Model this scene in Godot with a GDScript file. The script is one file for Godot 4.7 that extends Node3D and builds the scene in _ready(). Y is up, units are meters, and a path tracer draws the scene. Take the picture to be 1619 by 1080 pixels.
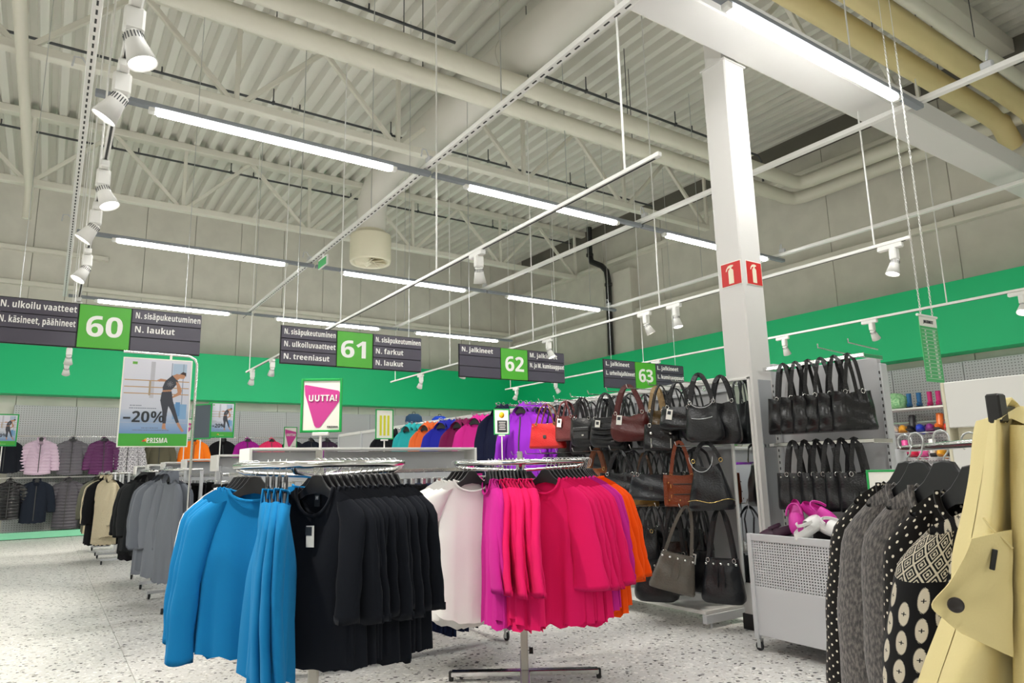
extends Node3D
# A hypermarket clothing hall: steel truss roof, strip lights, track spots, garment racks, handbag wall.

var M := {}
var used := {}
var rng := RandomNumberGenerator.new()
const VX := 0.552
const VZ := -0.8135
const FACE := -34.2     # yaw in degrees of something that faces the aisle the picture is taken from

class MB:
	var st := SurfaceTool.new()
	func _init():
		st.begin(Mesh.PRIMITIVE_TRIANGLES)
	func flat():
		st.set_smooth_group(-1)
	func smooth(g := 0):
		st.set_smooth_group(g)
	func v(p: Vector3, uv := Vector2.ZERO):
		st.set_uv(uv)
		st.add_vertex(p)
	func tri(a: Vector3, b: Vector3, c: Vector3):
		v(a, Vector2(a.x, a.y)); v(b, Vector2(b.x, b.y)); v(c, Vector2(c.x, c.y))
	func quad(a: Vector3, b: Vector3, c: Vector3, d: Vector3):
		tri(a, b, c); tri(a, c, d)
	func box(c: Vector3, s: Vector3, bs := Basis.IDENTITY, e := 0.0):
		flat()
		var h := s * 0.5
		if e <= 0.0:
			var p := []
			for i in 8:
				p.append(c + bs * Vector3(h.x if i & 1 else -h.x, h.y if i & 2 else -h.y, h.z if i & 4 else -h.z))
			for f in [[0, 1, 3, 2], [5, 4, 6, 7], [4, 0, 2, 6], [1, 5, 7, 3], [2, 3, 7, 6], [4, 5, 1, 0]]:
				quad(p[f[0]], p[f[3]], p[f[2]], p[f[1]])
			return
		var q := []   # chamfered: three points at each corner, one per axis that stays outermost
		for i in 8:
			var sx := 1.0 if i & 1 else -1.0
			var sy := 1.0 if i & 2 else -1.0
			var sz := 1.0 if i & 4 else -1.0
			q.append([c + bs * Vector3(sx * h.x, sy * (h.y - e), sz * (h.z - e)), c + bs * Vector3(sx * (h.x - e), sy * h.y, sz * (h.z - e)), c + bs * Vector3(sx * (h.x - e), sy * (h.y - e), sz * h.z)])
		for f in [[0, 1, 3, 2, 2], [5, 4, 6, 7, 2], [4, 0, 2, 6, 0], [1, 5, 7, 3, 0], [2, 3, 7, 6, 1], [4, 5, 1, 0, 1]]:
			var k: int = f[4]
			quad(q[f[0]][k], q[f[3]][k], q[f[2]][k], q[f[1]][k])
		for ed in [[0, 1, 1, 2], [2, 3, 1, 2], [4, 5, 1, 2], [6, 7, 1, 2], [0, 2, 0, 2], [1, 3, 0, 2], [4, 6, 0, 2], [5, 7, 0, 2], [0, 4, 0, 1], [1, 5, 0, 1], [2, 6, 0, 1], [3, 7, 0, 1]]:
			quad(q[ed[0]][ed[2]], q[ed[1]][ed[2]], q[ed[1]][ed[3]], q[ed[0]][ed[3]])
		for i in 8:
			tri(q[i][0], q[i][1], q[i][2])
	func bar(a: Vector3, b: Vector3, w: float, h: float, e := 0.0):
		var d := b - a
		var z := d.normalized()
		var up := Vector3.UP if absf(z.y) < 0.95 else Vector3.RIGHT
		var x := up.cross(z).normalized()
		box((a + b) * 0.5, Vector3(w, h, d.length()), Basis(x, z.cross(x), z), e)
	func grid(rows: Array, closed := false, uvs := [], g := 0):
		smooth(g)
		for i in rows.size() - 1:
			var a: PackedVector3Array = rows[i]
			var b: PackedVector3Array = rows[i + 1]
			var n := a.size()
			for j in (n if closed else n - 1):
				var k := (j + 1) % n
				if uvs.is_empty():
					v(a[j], Vector2(a[j].x, a[j].y)); v(b[k], Vector2(b[k].x, b[k].y)); v(b[j], Vector2(b[j].x, b[j].y))
					v(a[j], Vector2(a[j].x, a[j].y)); v(a[k], Vector2(a[k].x, a[k].y)); v(b[k], Vector2(b[k].x, b[k].y))
				else:
					var ua: PackedVector2Array = uvs[i]
					var ub: PackedVector2Array = uvs[i + 1]
					v(a[j], ua[j]); v(b[k], ub[k]); v(b[j], ub[j])
					v(a[j], ua[j]); v(a[k], ua[k]); v(b[k], ub[k])
	func fan(ring: PackedVector3Array, c: Vector3, g := 1):
		smooth(g)
		for j in ring.size():
			tri(c, ring[j], ring[(j + 1) % ring.size()])
	func tube(pts: Array, r: float, n := 8, caps := true, r2 := -1.0, flatten := 1.0):
		var rows := []
		var last := Vector3.ZERO
		for i in pts.size():
			var p: Vector3 = pts[i]
			var p0: Vector3 = pts[maxi(i - 1, 0)]
			var p1: Vector3 = pts[mini(i + 1, pts.size() - 1)]
			var t := (p1 - p0).normalized()
			var x := last
			if i == 0:
				x = (Vector3.UP if absf(t.y) < 0.9 else Vector3.RIGHT).cross(t).normalized()
			else:
				x = (x - t * x.dot(t)).normalized()
			last = x
			var y := t.cross(x)
			var rr := r if r2 < 0.0 else lerpf(r, r2, float(i) / (pts.size() - 1))
			var ring := PackedVector3Array()
			for j in n:
				var a := TAU * j / n
				ring.append(p + (x * cos(a) + y * sin(a) * flatten) * rr)
			rows.append(ring)
		grid(rows, true)
		if caps:
			fan(rows[0], pts[0]); fan(rows[-1], pts[-1])
	func lathe(prof: Array, n := 16, xf := Transform3D.IDENTITY, g := 0, cap := false):
		var rows := []
		for q in prof:
			var ring := PackedVector3Array()
			for j in n:
				var a := TAU * j / n
				ring.append(xf * Vector3(q[0] * cos(a), q[1], q[0] * sin(a)))
			rows.append(ring)
		grid(rows, true, [], g)
		if cap:
			fan(rows[0], xf * Vector3(0, prof[0][1], 0)); fan(rows[-1], xf * Vector3(0, prof[-1][1], 0))
	func prism(poly: PackedVector2Array, z0: float, z1: float, xf := Transform3D.IDENTITY):
		flat()
		var idx := Geometry2D.triangulate_polygon(poly)
		for i in range(0, idx.size(), 3):
			for z in [z0, z1]:
				tri(xf * Vector3(poly[idx[i]].x, poly[idx[i]].y, z), xf * Vector3(poly[idx[i + 1]].x, poly[idx[i + 1]].y, z), xf * Vector3(poly[idx[i + 2]].x, poly[idx[i + 2]].y, z))
		for i in poly.size():
			var a := poly[i]
			var b := poly[(i + 1) % poly.size()]
			quad(xf * Vector3(a.x, a.y, z0), xf * Vector3(b.x, b.y, z0), xf * Vector3(b.x, b.y, z1), xf * Vector3(a.x, a.y, z1))
	func strap(pts: Array, wide: Vector3, w: float, th: float):
		# a flat band along pts; wide = the direction of its width
		var rows := []
		for i in pts.size():
			var p: Vector3 = pts[i]
			var t: Vector3 = ((pts[mini(i + 1, pts.size() - 1)] as Vector3) - (pts[maxi(i - 1, 0)] as Vector3)).normalized()
			var x := (t.cross(Vector3(0, 0, 1)) if wide == Vector3.ZERO else wide - t * wide.dot(t)).normalized() * w * 0.5
			var y := t.cross(x).normalized() * th * 0.5
			rows.append(PackedVector3Array([p + x + y, p - x + y, p - x - y, p + x - y]))
		for i in rows.size() - 1:
			flat()
			for j in 4:
				var k := (j + 1) % 4
				quad(rows[i][j], rows[i][k], rows[i + 1][k], rows[i + 1][j])
	func done() -> ArrayMesh:
		st.generate_normals()
		st.index()
		return st.commit()

func numbered(n: String) -> String:
	var k: int = used.get(n, 0)
	used[n] = k + 1
	return n if k == 0 else "%s_%03d" % [n, k]

func obj(called: String, mesh: Mesh, m: Material, parent: Node = null) -> MeshInstance3D:
	var o := MeshInstance3D.new()
	o.mesh = mesh
	o.material_override = m
	if parent == null:
		o.name = numbered(called)
		add_child(o)
	else:
		var k := 0
		var base := called
		while parent.has_node(NodePath(called)):
			k += 1
			called = "%s_%03d" % [base, k]
		o.name = called
		parent.add_child(o)
	return o

func tag(o: Node, label: String, category: String, group := "") -> Node:
	o.set_meta("label", label)
	o.set_meta("category", category)
	if group != "":
		o.set_meta("group", group)
	return o

func thing(called: String, label: String, category: String, at := Vector3.ZERO, turn := 0.0, group := "") -> Node3D:
	var o := Node3D.new()
	o.name = numbered(called)
	add_child(o)
	o.position = at
	o.rotation_degrees.y = turn
	tag(o, label, category, group)
	return o

func dup(src: Node3D, at: Vector3, turn: float, label: String, group := "", called := "") -> Node3D:
	var o: Node3D = src.duplicate()
	o.name = numbered(called if called != "" else str(src.get_meta("base", "thing")))
	add_child(o)
	o.position = at
	o.rotation_degrees.y = turn
	o.set_meta("label", label)
	if group != "":
		o.set_meta("group", group)
	elif o.has_meta("group"):
		o.remove_meta("group")
	return o

func struct(called: String) -> Node3D:
	var o := Node3D.new()
	o.name = called
	add_child(o)
	o.set_meta("kind", "structure")
	return o

func smesh(called: String, mesh: Mesh, m: Material) -> MeshInstance3D:
	var o := obj(called, mesh, m)
	o.set_meta("kind", "structure")
	return o

func mat(c: Color, rough := 0.6, metal := 0.0, spec := 0.5) -> StandardMaterial3D:
	var m := StandardMaterial3D.new()
	m.albedo_color = c
	m.roughness = rough
	m.metallic = metal
	m.metallic_specular = spec
	return m

func hexm(h: String, rough := 0.6, metal := 0.0, spec := 0.5) -> StandardMaterial3D:
	return mat(Color(h), rough, metal, spec)

func glow(c: Color, e: float) -> StandardMaterial3D:
	var m := mat(c, 0.5)
	m.emission_enabled = true
	m.emission = c
	m.emission_energy_multiplier = e
	return m

func noise_tex(seed_: int, freq: float, size := 512, normal := false, c0 := Color.BLACK, c1 := Color.WHITE, lo := 0.0, hi := 1.0) -> NoiseTexture2D:
	var n := FastNoiseLite.new()
	n.seed = seed_
	n.frequency = freq
	n.fractal_octaves = 4
	var t := NoiseTexture2D.new()
	t.width = size
	t.height = size
	t.seamless = true
	t.noise = n
	if normal:
		t.as_normal_map = true
		t.bump_strength = 6.0
	else:
		var g := Gradient.new()
		g.offsets = PackedFloat32Array([lo, hi])
		g.colors = PackedColorArray([c0, c1])
		t.color_ramp = g
	return t

func text(s: String, cap: float, parent: Node, at: Vector3, m: Material, bold := true, align := 0, depth := 0.004, squeeze := 0.0, called := "lettering") -> MeshInstance3D:
	var f := SystemFont.new()
	f.font_names = PackedStringArray(["Droid Sans"])
	f.font_weight = 700 if bold else 400
	var t := TextMesh.new()
	t.font = f
	t.text = s
	t.font_size = 48
	t.pixel_size = cap / (48.0 * 0.714)
	t.depth = depth
	t.curve_step = 3.0
	t.horizontal_alignment = [HORIZONTAL_ALIGNMENT_LEFT, HORIZONTAL_ALIGNMENT_CENTER][align]
	t.vertical_alignment = VERTICAL_ALIGNMENT_CENTER
	var o := obj(called, t, m, parent)
	o.position = at
	if squeeze > 0.0:
		var w := t.get_aabb().size.x
		if w > 0.0:
			o.scale.x = squeeze / w
	return o

func fabric(c: Color, sheen := 0.25, tex := true) -> StandardMaterial3D:
	var m := mat(c, 0.92, 0.0, 0.25)
	m.rim_enabled = true
	m.rim = sheen
	m.rim_tint = 0.6
	if tex:
		m.normal_enabled = true
		m.normal_texture = M.weave
		m.normal_scale = 0.15
		m.uv1_triplanar = true
		m.uv1_scale = Vector3(9, 9, 9)
	return m

func _ready():
	rng.seed = 7
	camera_and_sky()
	materials()
	strip_lights()
	building()
	roof_steel()
	services()
	tracks()
	signs()
	furniture()
	clothes()
	bags_and_shoes()
	coats_by_the_panel()

func camera_and_sky():
	var c := Camera3D.new()
	c.name = "camera"
	add_child(c)
	c.transform = Transform3D(Basis(Vector3(0.8295761, -0.02165672, 0.55797354), Vector3(-0.08446779, 0.9828819, 0.1637326), Vector3(-0.55196801, -0.18295945, 0.81354604)).orthonormalized(), Vector3(0, 1.3, 0))
	c.fov = 53.206
	c.near = 0.05
	c.far = 100.0
	c.current = true
	var e := Environment.new()
	e.background_mode = Environment.BG_COLOR
	e.background_color = Color(0.5, 0.55, 0.6)
	e.tonemap_mode = Environment.TONE_MAPPER_LINEAR
	e.tonemap_exposure = 1.25
	e.sdfgi_enabled = true
	e.ssao_enabled = true
	e.ssil_enabled = true
	var w := WorldEnvironment.new()
	w.name = "surroundings"
	w.environment = e
	add_child(w)

const TUBE_ENERGY := 2.6
const TUBE_GLOW := 27.0
const SPOT_ENERGY := 4.0
const SPOT_GLOW := 6.0

func terrazzo() -> ImageTexture:
	var s := 2048
	var im := Image.create(s, s, false, Image.FORMAT_RGB8)
	im.fill(Color(0.84, 0.838, 0.825))
	var r := RandomNumberGenerator.new()
	r.seed = 3
	for layer in [[5200, Color(0.92, 0.915, 0.9), 9.0, 0.05], [5200, Color(0.78, 0.77, 0.74), 6.0, 0.06], [1500, Color(0.62, 0.60, 0.55), 4.5, 0.1], [1250, Color(0.36, 0.35, 0.34), 7.0, 0.12], [700, Color(0.15, 0.15, 0.16), 8.5, 0.05]]:
		for i in layer[0]:
			var cx := r.randi() % s
			var cy := r.randi() % s
			var a: float = layer[2] * r.randf_range(0.5, 1.7)
			var b: float = a * r.randf_range(0.3, 0.8)
			var th := r.randf() * TAU
			var col: Color = layer[1]
			var k: float = r.randf_range(-layer[3], layer[3])
			col = Color(col.r + k, col.g + k, col.b + k)
			var e := int(ceil(a))
			var ct := cos(th)
			var sn := sin(th)
			var cut := r.randf_range(0.3, 0.9)
			for y in range(-e, e + 1):
				for x in range(-e, e + 1):
					var u := (x * ct + y * sn) / a
					var w := (-x * sn + y * ct) / b
					if u * u + w * w < 1.0 and u + w * 0.7 < cut:
						im.set_pixel(posmod(cx + x, s), posmod(cy + y, s), col)
	return ImageTexture.create_from_image(im)

func materials():
	M.weave = noise_tex(5, 0.06, 256, true)
	M.floor = mat(Color.WHITE, 0.38, 0.0, 0.4)
	M.floor.albedo_texture = terrazzo()
	M.floor.uv1_triplanar = true
	M.floor.uv1_world_triplanar = true
	M.floor.uv1_scale = Vector3.ONE / 2.9
	M.joint = hexm("a5a39c", 0.9)
	M.wall = hexm("d9d6cb", 0.8)
	M.wall.albedo_texture = noise_tex(11, 0.01, 512, false, Color(0.975, 0.975, 0.975), Color(1, 1, 1), 0.3, 0.7)
	M.wall.uv1_triplanar = true
	M.wall.uv1_scale = Vector3.ONE * 0.3
	M.deck = hexm("e4e2d9", 0.55)
	M.steel = hexm("e2dfd3", 0.5)
	M.pipe = hexm("d8d5c6", 0.5)
	M.duct = hexm("d6d3ca", 0.45)
	M.tan = hexm("d9c894", 0.6)
	M.galv = hexm("6d7073", 0.45, 0.6)
	M.dark_pipe = hexm("55575a", 0.5, 0.4)
	M.black_pipe = hexm("1b1c1e", 0.4)
	M.white = hexm("e9e8e4", 0.35)
	M.cream = hexm("e2dcc4", 0.5)
	M.beam = hexm("dcdad7", 0.5)
	M.lamp_body = hexm("8a8f96", 0.5)
	M.green = hexm("00c47c", 0.5)
	M.recess = hexm("6b685f", 0.8)
	M.slot = hexm("3b3c3c", 0.8)
	M.chrome = hexm("dcdcdc", 0.16, 1.0)
	M.wire = hexm("c8cacb", 0.3, 0.9)
	M.grey_metal = hexm("c9cbce", 0.4)
	M.peg = hexm("bfbfc1", 0.55)
	M.black = hexm("161617", 0.4)
	M.hanger = hexm("1d1d20", 0.38)
	M.sign_grey = hexm("4b4754", 0.35)
	M.sign_green = hexm("4fae32", 0.4)
	M.sign_letter = hexm("f1f0ec", 0.5)
	M.frame_green = hexm("17a24e", 0.4)
	M.rubber = hexm("26272a", 0.7)
	M.tube = glow(Color(1.0, 1.0, 0.99), TUBE_GLOW)
	M.lens = glow(Color(1.0, 0.985, 0.95), SPOT_GLOW)
	M.ink = hexm("30343a", 0.6)
	M.paper = hexm("f3f2ea", 0.6)
	M.pink_print = hexm("cf3f97", 0.5)

func lamp_unit() -> Node3D:
	var t := thing("strip_light", "-", "strip light")
	var b := MB.new()
	b.box(Vector3(0, 0.045, 0), Vector3(3.3, 0.05, 0.075), Basis.IDENTITY, 0.006)
	obj("housing", b.done(), M.lamp_body, t)
	b = MB.new()
	var rows := []
	for k in [[-1.17, 0.55], [-1.15, 1.0], [1.15, 1.0], [1.17, 0.55]]:
		var ring := PackedVector3Array()
		for j in 12:
			var a := TAU * j / 12.0
			ring.append(Vector3(k[0], -0.005 + 0.032 * k[1] * sin(a), 0.042 * k[1] * cos(a)))
		rows.append(ring)
	b.grid(rows, true)
	b.fan(rows[0], Vector3(-1.17, -0.005, 0)); b.fan(rows[3], Vector3(1.17, -0.005, 0))
	obj("diffuser", b.done(), M.tube, t)
	for s in [-1, 1]:
		b = MB.new()
		b.box(Vector3(s * 1.2, 0.0, 0), Vector3(0.06, 0.05, 0.07), Basis.IDENTITY, 0.008)
		obj("end_cap", b.done(), M.white, t)
	var l := AreaLight3D.new()
	l.name = "tube_light"
	l.area_size = Vector2(2.3, 0.09)
	l.light_energy = TUBE_ENERGY
	l.light_color = Color(1.0, 0.995, 0.985)
	l.shadow_enabled = true
	l.area_range = 40.0
	l.rotation_degrees.x = -90
	l.position.y = -0.045
	t.add_child(l)
	return t

func strip_lights():
	var src := lamp_unit()
	src.set_meta("base", "strip_light")
	var first := true
	var rows := [[-2.79, "nearest the white beam"], [-6.59, "just behind the white column"], [-10.75, "in the row before the last"], [-14.8, "in the row nearest the back wall"], [1.3, "over the entrance side"], [5.3, "at the far entrance side"]]
	var where := ["on the left", "in the middle", "on the right"]
	for i in rows.size():
		var z: float = rows[i][0]
		for k in range(-4, 3):
			if i < 4 and k == -1 or i == 0 and k == 2:
				continue
			if i >= 4 and k % 2 != 0:
				continue
			var seen: bool = k >= 0 and (i > 0 and i < 4 or i == 0 and k == 1)
			var lab: String = "long bright white strip light %s, %s" % [rows[i][1], where[maxi(k, 0)]] if seen else "long white strip light outside the picture"
			var p := Vector3(1.735 + 3.33 * k, 4.6, z)
			if first:
				src.position = p
				src.set_meta("label", lab)
				src.set_meta("group", "strip lights out of view")
				first = false
			else:
				dup(src, p, 0, lab, "strip lights of the hall" if seen else "strip lights out of view")

func one_box(c: Vector3, s: Vector3, e := 0.0) -> ArrayMesh:
	var b := MB.new()
	b.box(c, s, Basis.IDENTITY, e)
	return b.done()

func building():
	# floor: cast terrazzo slabs with fine joints
	var fl := struct("floor")
	obj("bed", one_box(Vector3(-0.25, -0.11, -5.35), Vector3(28, 0.18, 29.2)), M.joint, fl)
	var slab := one_box(Vector3(0, -0.01, 0), Vector3(2.997, 0.02, 2.997), 0.0015)
	for i in 10:
		for j in 10:
			var o := obj("slab", slab, M.floor, fl)
			o.position = Vector3(-12.9 + 3.0 * i, 0, -18.45 + 3.0 * j)
	# walls
	var wb := struct("wall_back")
	obj("core", one_box(Vector3(-0.25, 4.4, -19.9), Vector3(28.5, 9.2, 0.3)), M.joint, wb)
	var wp := one_box(Vector3(0, 4.35, 0), Vector3(1.19, 8.7, 0.1), 0.006)
	for i in 23:
		obj("wall_panel", wp, M.wall, wb).position = Vector3(-13.3 + 1.2 * i, 0, -19.75)
	var wr := struct("wall_right")
	obj("core", one_box(Vector3(13.7, 4.4, -5.35), Vector3(0.3, 9.2, 29.2)), M.joint, wr)
	wp = one_box(Vector3(0, 4.35, 0), Vector3(0.1, 8.7, 2.39), 0.006)
	for i in 12:
		obj("wall_panel", wp, M.wall, wr).position = Vector3(13.55, 0, -18.5 + 2.4 * i)
	smesh("wall_left", one_box(Vector3(-14.1, 4.4, -5.35), Vector3(0.2, 9.2, 29.2)), M.wall)
	smesh("wall_front", one_box(Vector3(-0.25, 4.4, 9.1), Vector3(28.5, 9.2, 0.2)), M.wall)
	# trapezoidal steel roof deck
	var b := MB.new()
	var prof := []
	var x := -14.0
	while x < 13.7:
		prof.append_array([Vector2(x, 8.5), Vector2(x + 0.12, 8.5), Vector2(x + 0.165, 8.64), Vector2(x + 0.265, 8.64)])
		x += 0.31
	for i in prof.size() - 1:
		b.flat()
		var p: Vector2 = prof[i]
		var q: Vector2 = prof[i + 1]
		b.quad(Vector3(p.x, p.y, -19.7), Vector3(q.x, q.y, -19.7), Vector3(q.x, q.y, 9), Vector3(p.x, p.y, 9))
	b.box(Vector3(-0.25, 8.74, -5.35), Vector3(28.5, 0.15, 29.2))
	smesh("ceiling", b.done(), M.deck)
	# green fascias
	b = MB.new()
	b.box(Vector3(-0.5, 3.84, -19.45), Vector3(27.2, 1.22, 0.5), Basis.IDENTITY, 0.004)
	smesh("trim_1", b.done(), M.green)
	b = MB.new()
	b.box(Vector3(13.27, 3.76, -5.4), Vector3(0.46, 1.26, 28.4), Basis.IDENTITY, 0.004)
	smesh("trim_2", b.done(), M.green)
	# ledges and rails on the walls
	for k in [[6.78, -14.0, 0.9], [5.93, -14.0, 13.5]]:
		b = MB.new()
		b.box(Vector3((k[1] + k[2]) / 2, k[0], -19.63), Vector3(k[2] - k[1], 0.11, 0.14), Basis.IDENTITY, 0.01)
		smesh("trim_3" if k[0] > 6 else "trim_4", b.done(), M.steel)
	b = MB.new()
	b.box(Vector3(13.42, 5.57, -5.4), Vector3(0.16, 0.12, 28.4), Basis.IDENTITY, 0.01)
	smesh("trim_5", b.done(), M.steel)
	b = MB.new()
	b.box(Vector3(13.38, 7.56, -6.5), Vector3(0.25, 0.1, 9.0), Basis.IDENTITY, 0.01)
	b.box(Vector3(13.38, 7.2, -15.6), Vector3(0.25, 0.1, 7.8), Basis.IDENTITY, 0.01)
	smesh("trim_6", b.done(), M.steel)
	smesh("trim_7", one_box(Vector3(13.44, 8.27, -9.5), Vector3(0.14, 0.46, 19.0)), M.recess)
	b = MB.new()
	b.box(Vector3(13.36, 5.5, -13.9), Vector3(0.3, 2.65, 0.85), Basis.IDENTITY, 0.01)
	smesh("trim_8", b.done(), M.wall)
	# black rainwater pipe in the corner of the right wall
	b = MB.new()
	b.tube([Vector3(13.1, 8.45, -15.0), Vector3(13.1, 7.6, -15.02), Vector3(13.1, 7.35, -14.95), Vector3(13.1, 7.1, -14.5), Vector3(13.1, 6.9, -14.32), Vector3(13.1, 6.6, -14.27), Vector3(13.1, 4.42, -14.3)], 0.085, 10)
	b.tube([Vector3(13.1, 7.62, -15.02), Vector3(13.1, 7.54, -15.02)], 0.11, 10)
	b.tube([Vector3(13.1, 6.52, -14.27), Vector3(13.1, 6.44, -14.27)], 0.11, 10)
	tag(obj("rainwater_pipe", b.done(), M.black_pipe), "black rainwater pipe with two bends running down the right wall", "pipe")
	# white beam and the column under it
	b = MB.new()
	b.box(Vector3(0, 5.03, -3.31), Vector3(26.8, 0.26, 0.38), Basis.IDENTITY, 0.012)
	tag(obj("ceiling_beam", b.done(), M.beam), "long white steel beam crossing above the white column", "beam")
	var c := thing("column", "white square steel column with mirrors on its lower faces", "column", Vector3(4.89, 0, -3.64))
	b = MB.new()
	b.box(Vector3(0, 2.45, 0), Vector3(0.28, 4.88, 0.26), Basis.IDENTITY, 0.012)
	b.box(Vector3(0, 5.8, -0.02), Vector3(0.2, 1.8, 0.2), Basis.IDENTITY, 0.01)
	obj("shaft", b.done(), M.beam, c)
	obj("cap_plate", one_box(Vector3(0, 4.885, 0), Vector3(0.3, 0.012, 0.28)), M.beam, c)
	obj("plinth", one_box(Vector3(0, 0.06, 0), Vector3(0.3, 0.12, 0.28), 0.004), M.black, c)
	var mirror := hexm("e4e8ea", 0.03, 1.0)
	obj("mirror", one_box(Vector3(-0.143, 1.17, 0), Vector3(0.006, 1.62, 0.19)), mirror, c)
	obj("mirror", one_box(Vector3(0.02, 1.17, 0.133), Vector3(0.17, 1.62, 0.006)), mirror, c)
	b = MB.new()
	b.box(Vector3(-0.15, 1.17, -0.105), Vector3(0.02, 1.66, 0.02), Basis.IDENTITY, 0.003)
	b.box(Vector3(-0.15, 1.17, 0.105), Vector3(0.02, 1.66, 0.02), Basis.IDENTITY, 0.003)
	b.box(Vector3(-0.15, 1.99, 0), Vector3(0.02, 0.02, 0.23), Basis.IDENTITY, 0.003)
	obj("mirror_frame", b.done(), M.white, c)
	# the two fire extinguisher signs
	for s in 2:
		var f := thing("fire_sign", ["red fire extinguisher sign on the left face of the column", "red fire extinguisher sign on the right face of the column"][s], "sign", Vector3(4.748, 2.9, -3.62) if s == 0 else Vector3(4.905, 2.9, -3.508), -90.0 if s == 0 else 0.0)
		obj("plate", one_box(Vector3.ZERO, Vector3(0.215, 0.215, 0.004), 0.001), M.paper, f)
		obj("field", one_box(Vector3(0, 0, 0.003), Vector3(0.198, 0.198, 0.003)), hexm("cf1f1c", 0.45), f)
		b = MB.new()
		b.prism(PackedVector2Array([Vector2(-0.026, -0.085), Vector2(0.026, -0.085), Vector2(0.026, 0.03), Vector2(0.018, 0.042), Vector2(0.008, 0.046), Vector2(0.008, 0.056), Vector2(0.03, 0.066), Vector2(0.026, 0.076), Vector2(0.0, 0.08), Vector2(-0.025, 0.074), Vector2(-0.045, 0.052), Vector2(-0.052, 0.03), Vector2(-0.044, 0.03), Vector2(-0.032, 0.05), Vector2(-0.01, 0.058), Vector2(-0.008, 0.046), Vector2(-0.018, 0.042), Vector2(-0.026, 0.03)]), 0.004, 0.006)
		obj("extinguisher_symbol", b.done(), hexm("f2ead0", 0.5), f)
	# perforated back panels under the fascias
	var holes := Image.create(64, 64, false, Image.FORMAT_RGB8)
	holes.fill(Color(1, 1, 1))
	for yy in range(0, 64, 16):
		for xx in range(0, 64, 16):
			holes.fill_rect(Rect2i(xx + 6, yy + 6, 5, 5), Color(0.5, 0.5, 0.5))
	M.pegboard = hexm("c4c4c6", 0.55)
	M.pegboard.albedo_texture = ImageTexture.create_from_image(holes)
	M.pegboard.uv1_triplanar = true
	M.pegboard.uv1_scale = Vector3.ONE * 5.0
	var pb := MB.new()
	pb.box(Vector3(0, 1.5, 0), Vector3(1.24, 3.0, 0.03), Basis.IDENTITY, 0.004)
	var pm := pb.done()
	for i in 11:
		tag(obj("pegboard", pm, M.pegboard), "grey perforated pegboard under the green band of the back wall, %s from the left" % NUM[i], "pegboard", "pegboards along the back wall").position = Vector3(-0.1 + 1.25 * i, 0, -19.6)
	for i in 12:
		var o := obj("pegboard", pm, M.pegboard)
		tag(o, "grey perforated pegboard under the green band of the right wall, %s from the corner" % NUM[i], "pegboard", "pegboards along the right wall")
		o.position = Vector3(13.42, 0, -18.6 + 1.25 * i)
		o.rotation_degrees.y = 90

func roof_steel():
	var names := {-0.3: "white lattice roof truss above the entrance side", -5.4: "white lattice roof truss above the long white beam", -10.5: "white lattice roof truss crossing in front of the round duct", -15.6: "white lattice roof truss nearest the back wall"}
	var post := MB.new()
	post.bar(Vector3(0, 7.0, 0), Vector3(0, 8.4, 0), 0.07, 0.07, 0.006)
	var pmesh := post.done()
	var dg := []
	for s in [-1, 1]:
		var b := MB.new()
		b.bar(Vector3(s * 0.1, 7.06, 0), Vector3(s * 1.37, 8.38, 0), 0.075, 0.075, 0.006)
		dg.append(b.done())
	for z in names:
		var t := thing("roof_truss", names[z], "roof truss", Vector3(0, 0, z))
		var b := MB.new()
		b.box(Vector3(-0.3, 8.42, 0), Vector3(27.4, 0.15, 0.2), Basis.IDENTITY, 0.01)
		obj("top_chord", b.done(), M.steel, t)
		b = MB.new()
		b.box(Vector3(-0.5, 7.0, 0), Vector3(27.0, 0.13, 0.16), Basis.IDENTITY, 0.01)
		obj("bottom_chord", b.done(), M.steel, t)
		for n in range(-4, 6):
			var xx := -0.75 + 2.75 * n
			obj("post", pmesh, M.steel, t).position.x = xx
			for m in dg:
				if xx + 1.4 < 13.5 or m == dg[0]:
					obj("diagonal", m, M.steel, t).position.x = xx
	var b := MB.new()
	b.box(Vector3(-0.3, 8.36, -4.05), Vector3(27.4, 0.26, 0.22), Basis.IDENTITY, 0.01)
	tag(obj("roof_beam", b.done(), M.steel), "cream roof beam under the deck above the tan pipes", "beam")

func rods(t: Node3D, x: float, y0: float, y1: float, zs: Array, r := 0.006):
	var b := MB.new()
	b.tube([Vector3(0, y0, 0), Vector3(0, y1, 0)], r, 6)
	var m := b.done()
	for z in zs:
		obj("suspension_rod", m, M.wire if r < 0.008 else M.white, t).position = Vector3(x, 0, z)

func pipe_rods(t: Node3D, y: float, z: float, x0: float, step: float, n: int):
	var b := MB.new()
	b.tube([Vector3(0, y, z), Vector3(0, 8.5, z)], 0.007, 6)
	var m := b.done()
	b = MB.new()
	b.tube([Vector3(0, y - 0.02, z - 0.05), Vector3(0, y + 0.03, z), Vector3(0, y - 0.02, z + 0.05)], 0.008, 5)
	var c := b.done()
	for i in n:
		obj("hanger_rod", m, M.dark_pipe, t).position.x = x0 + step * i
		obj("pipe_clip", c, M.dark_pipe, t).position.x = x0 + step * i

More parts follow.
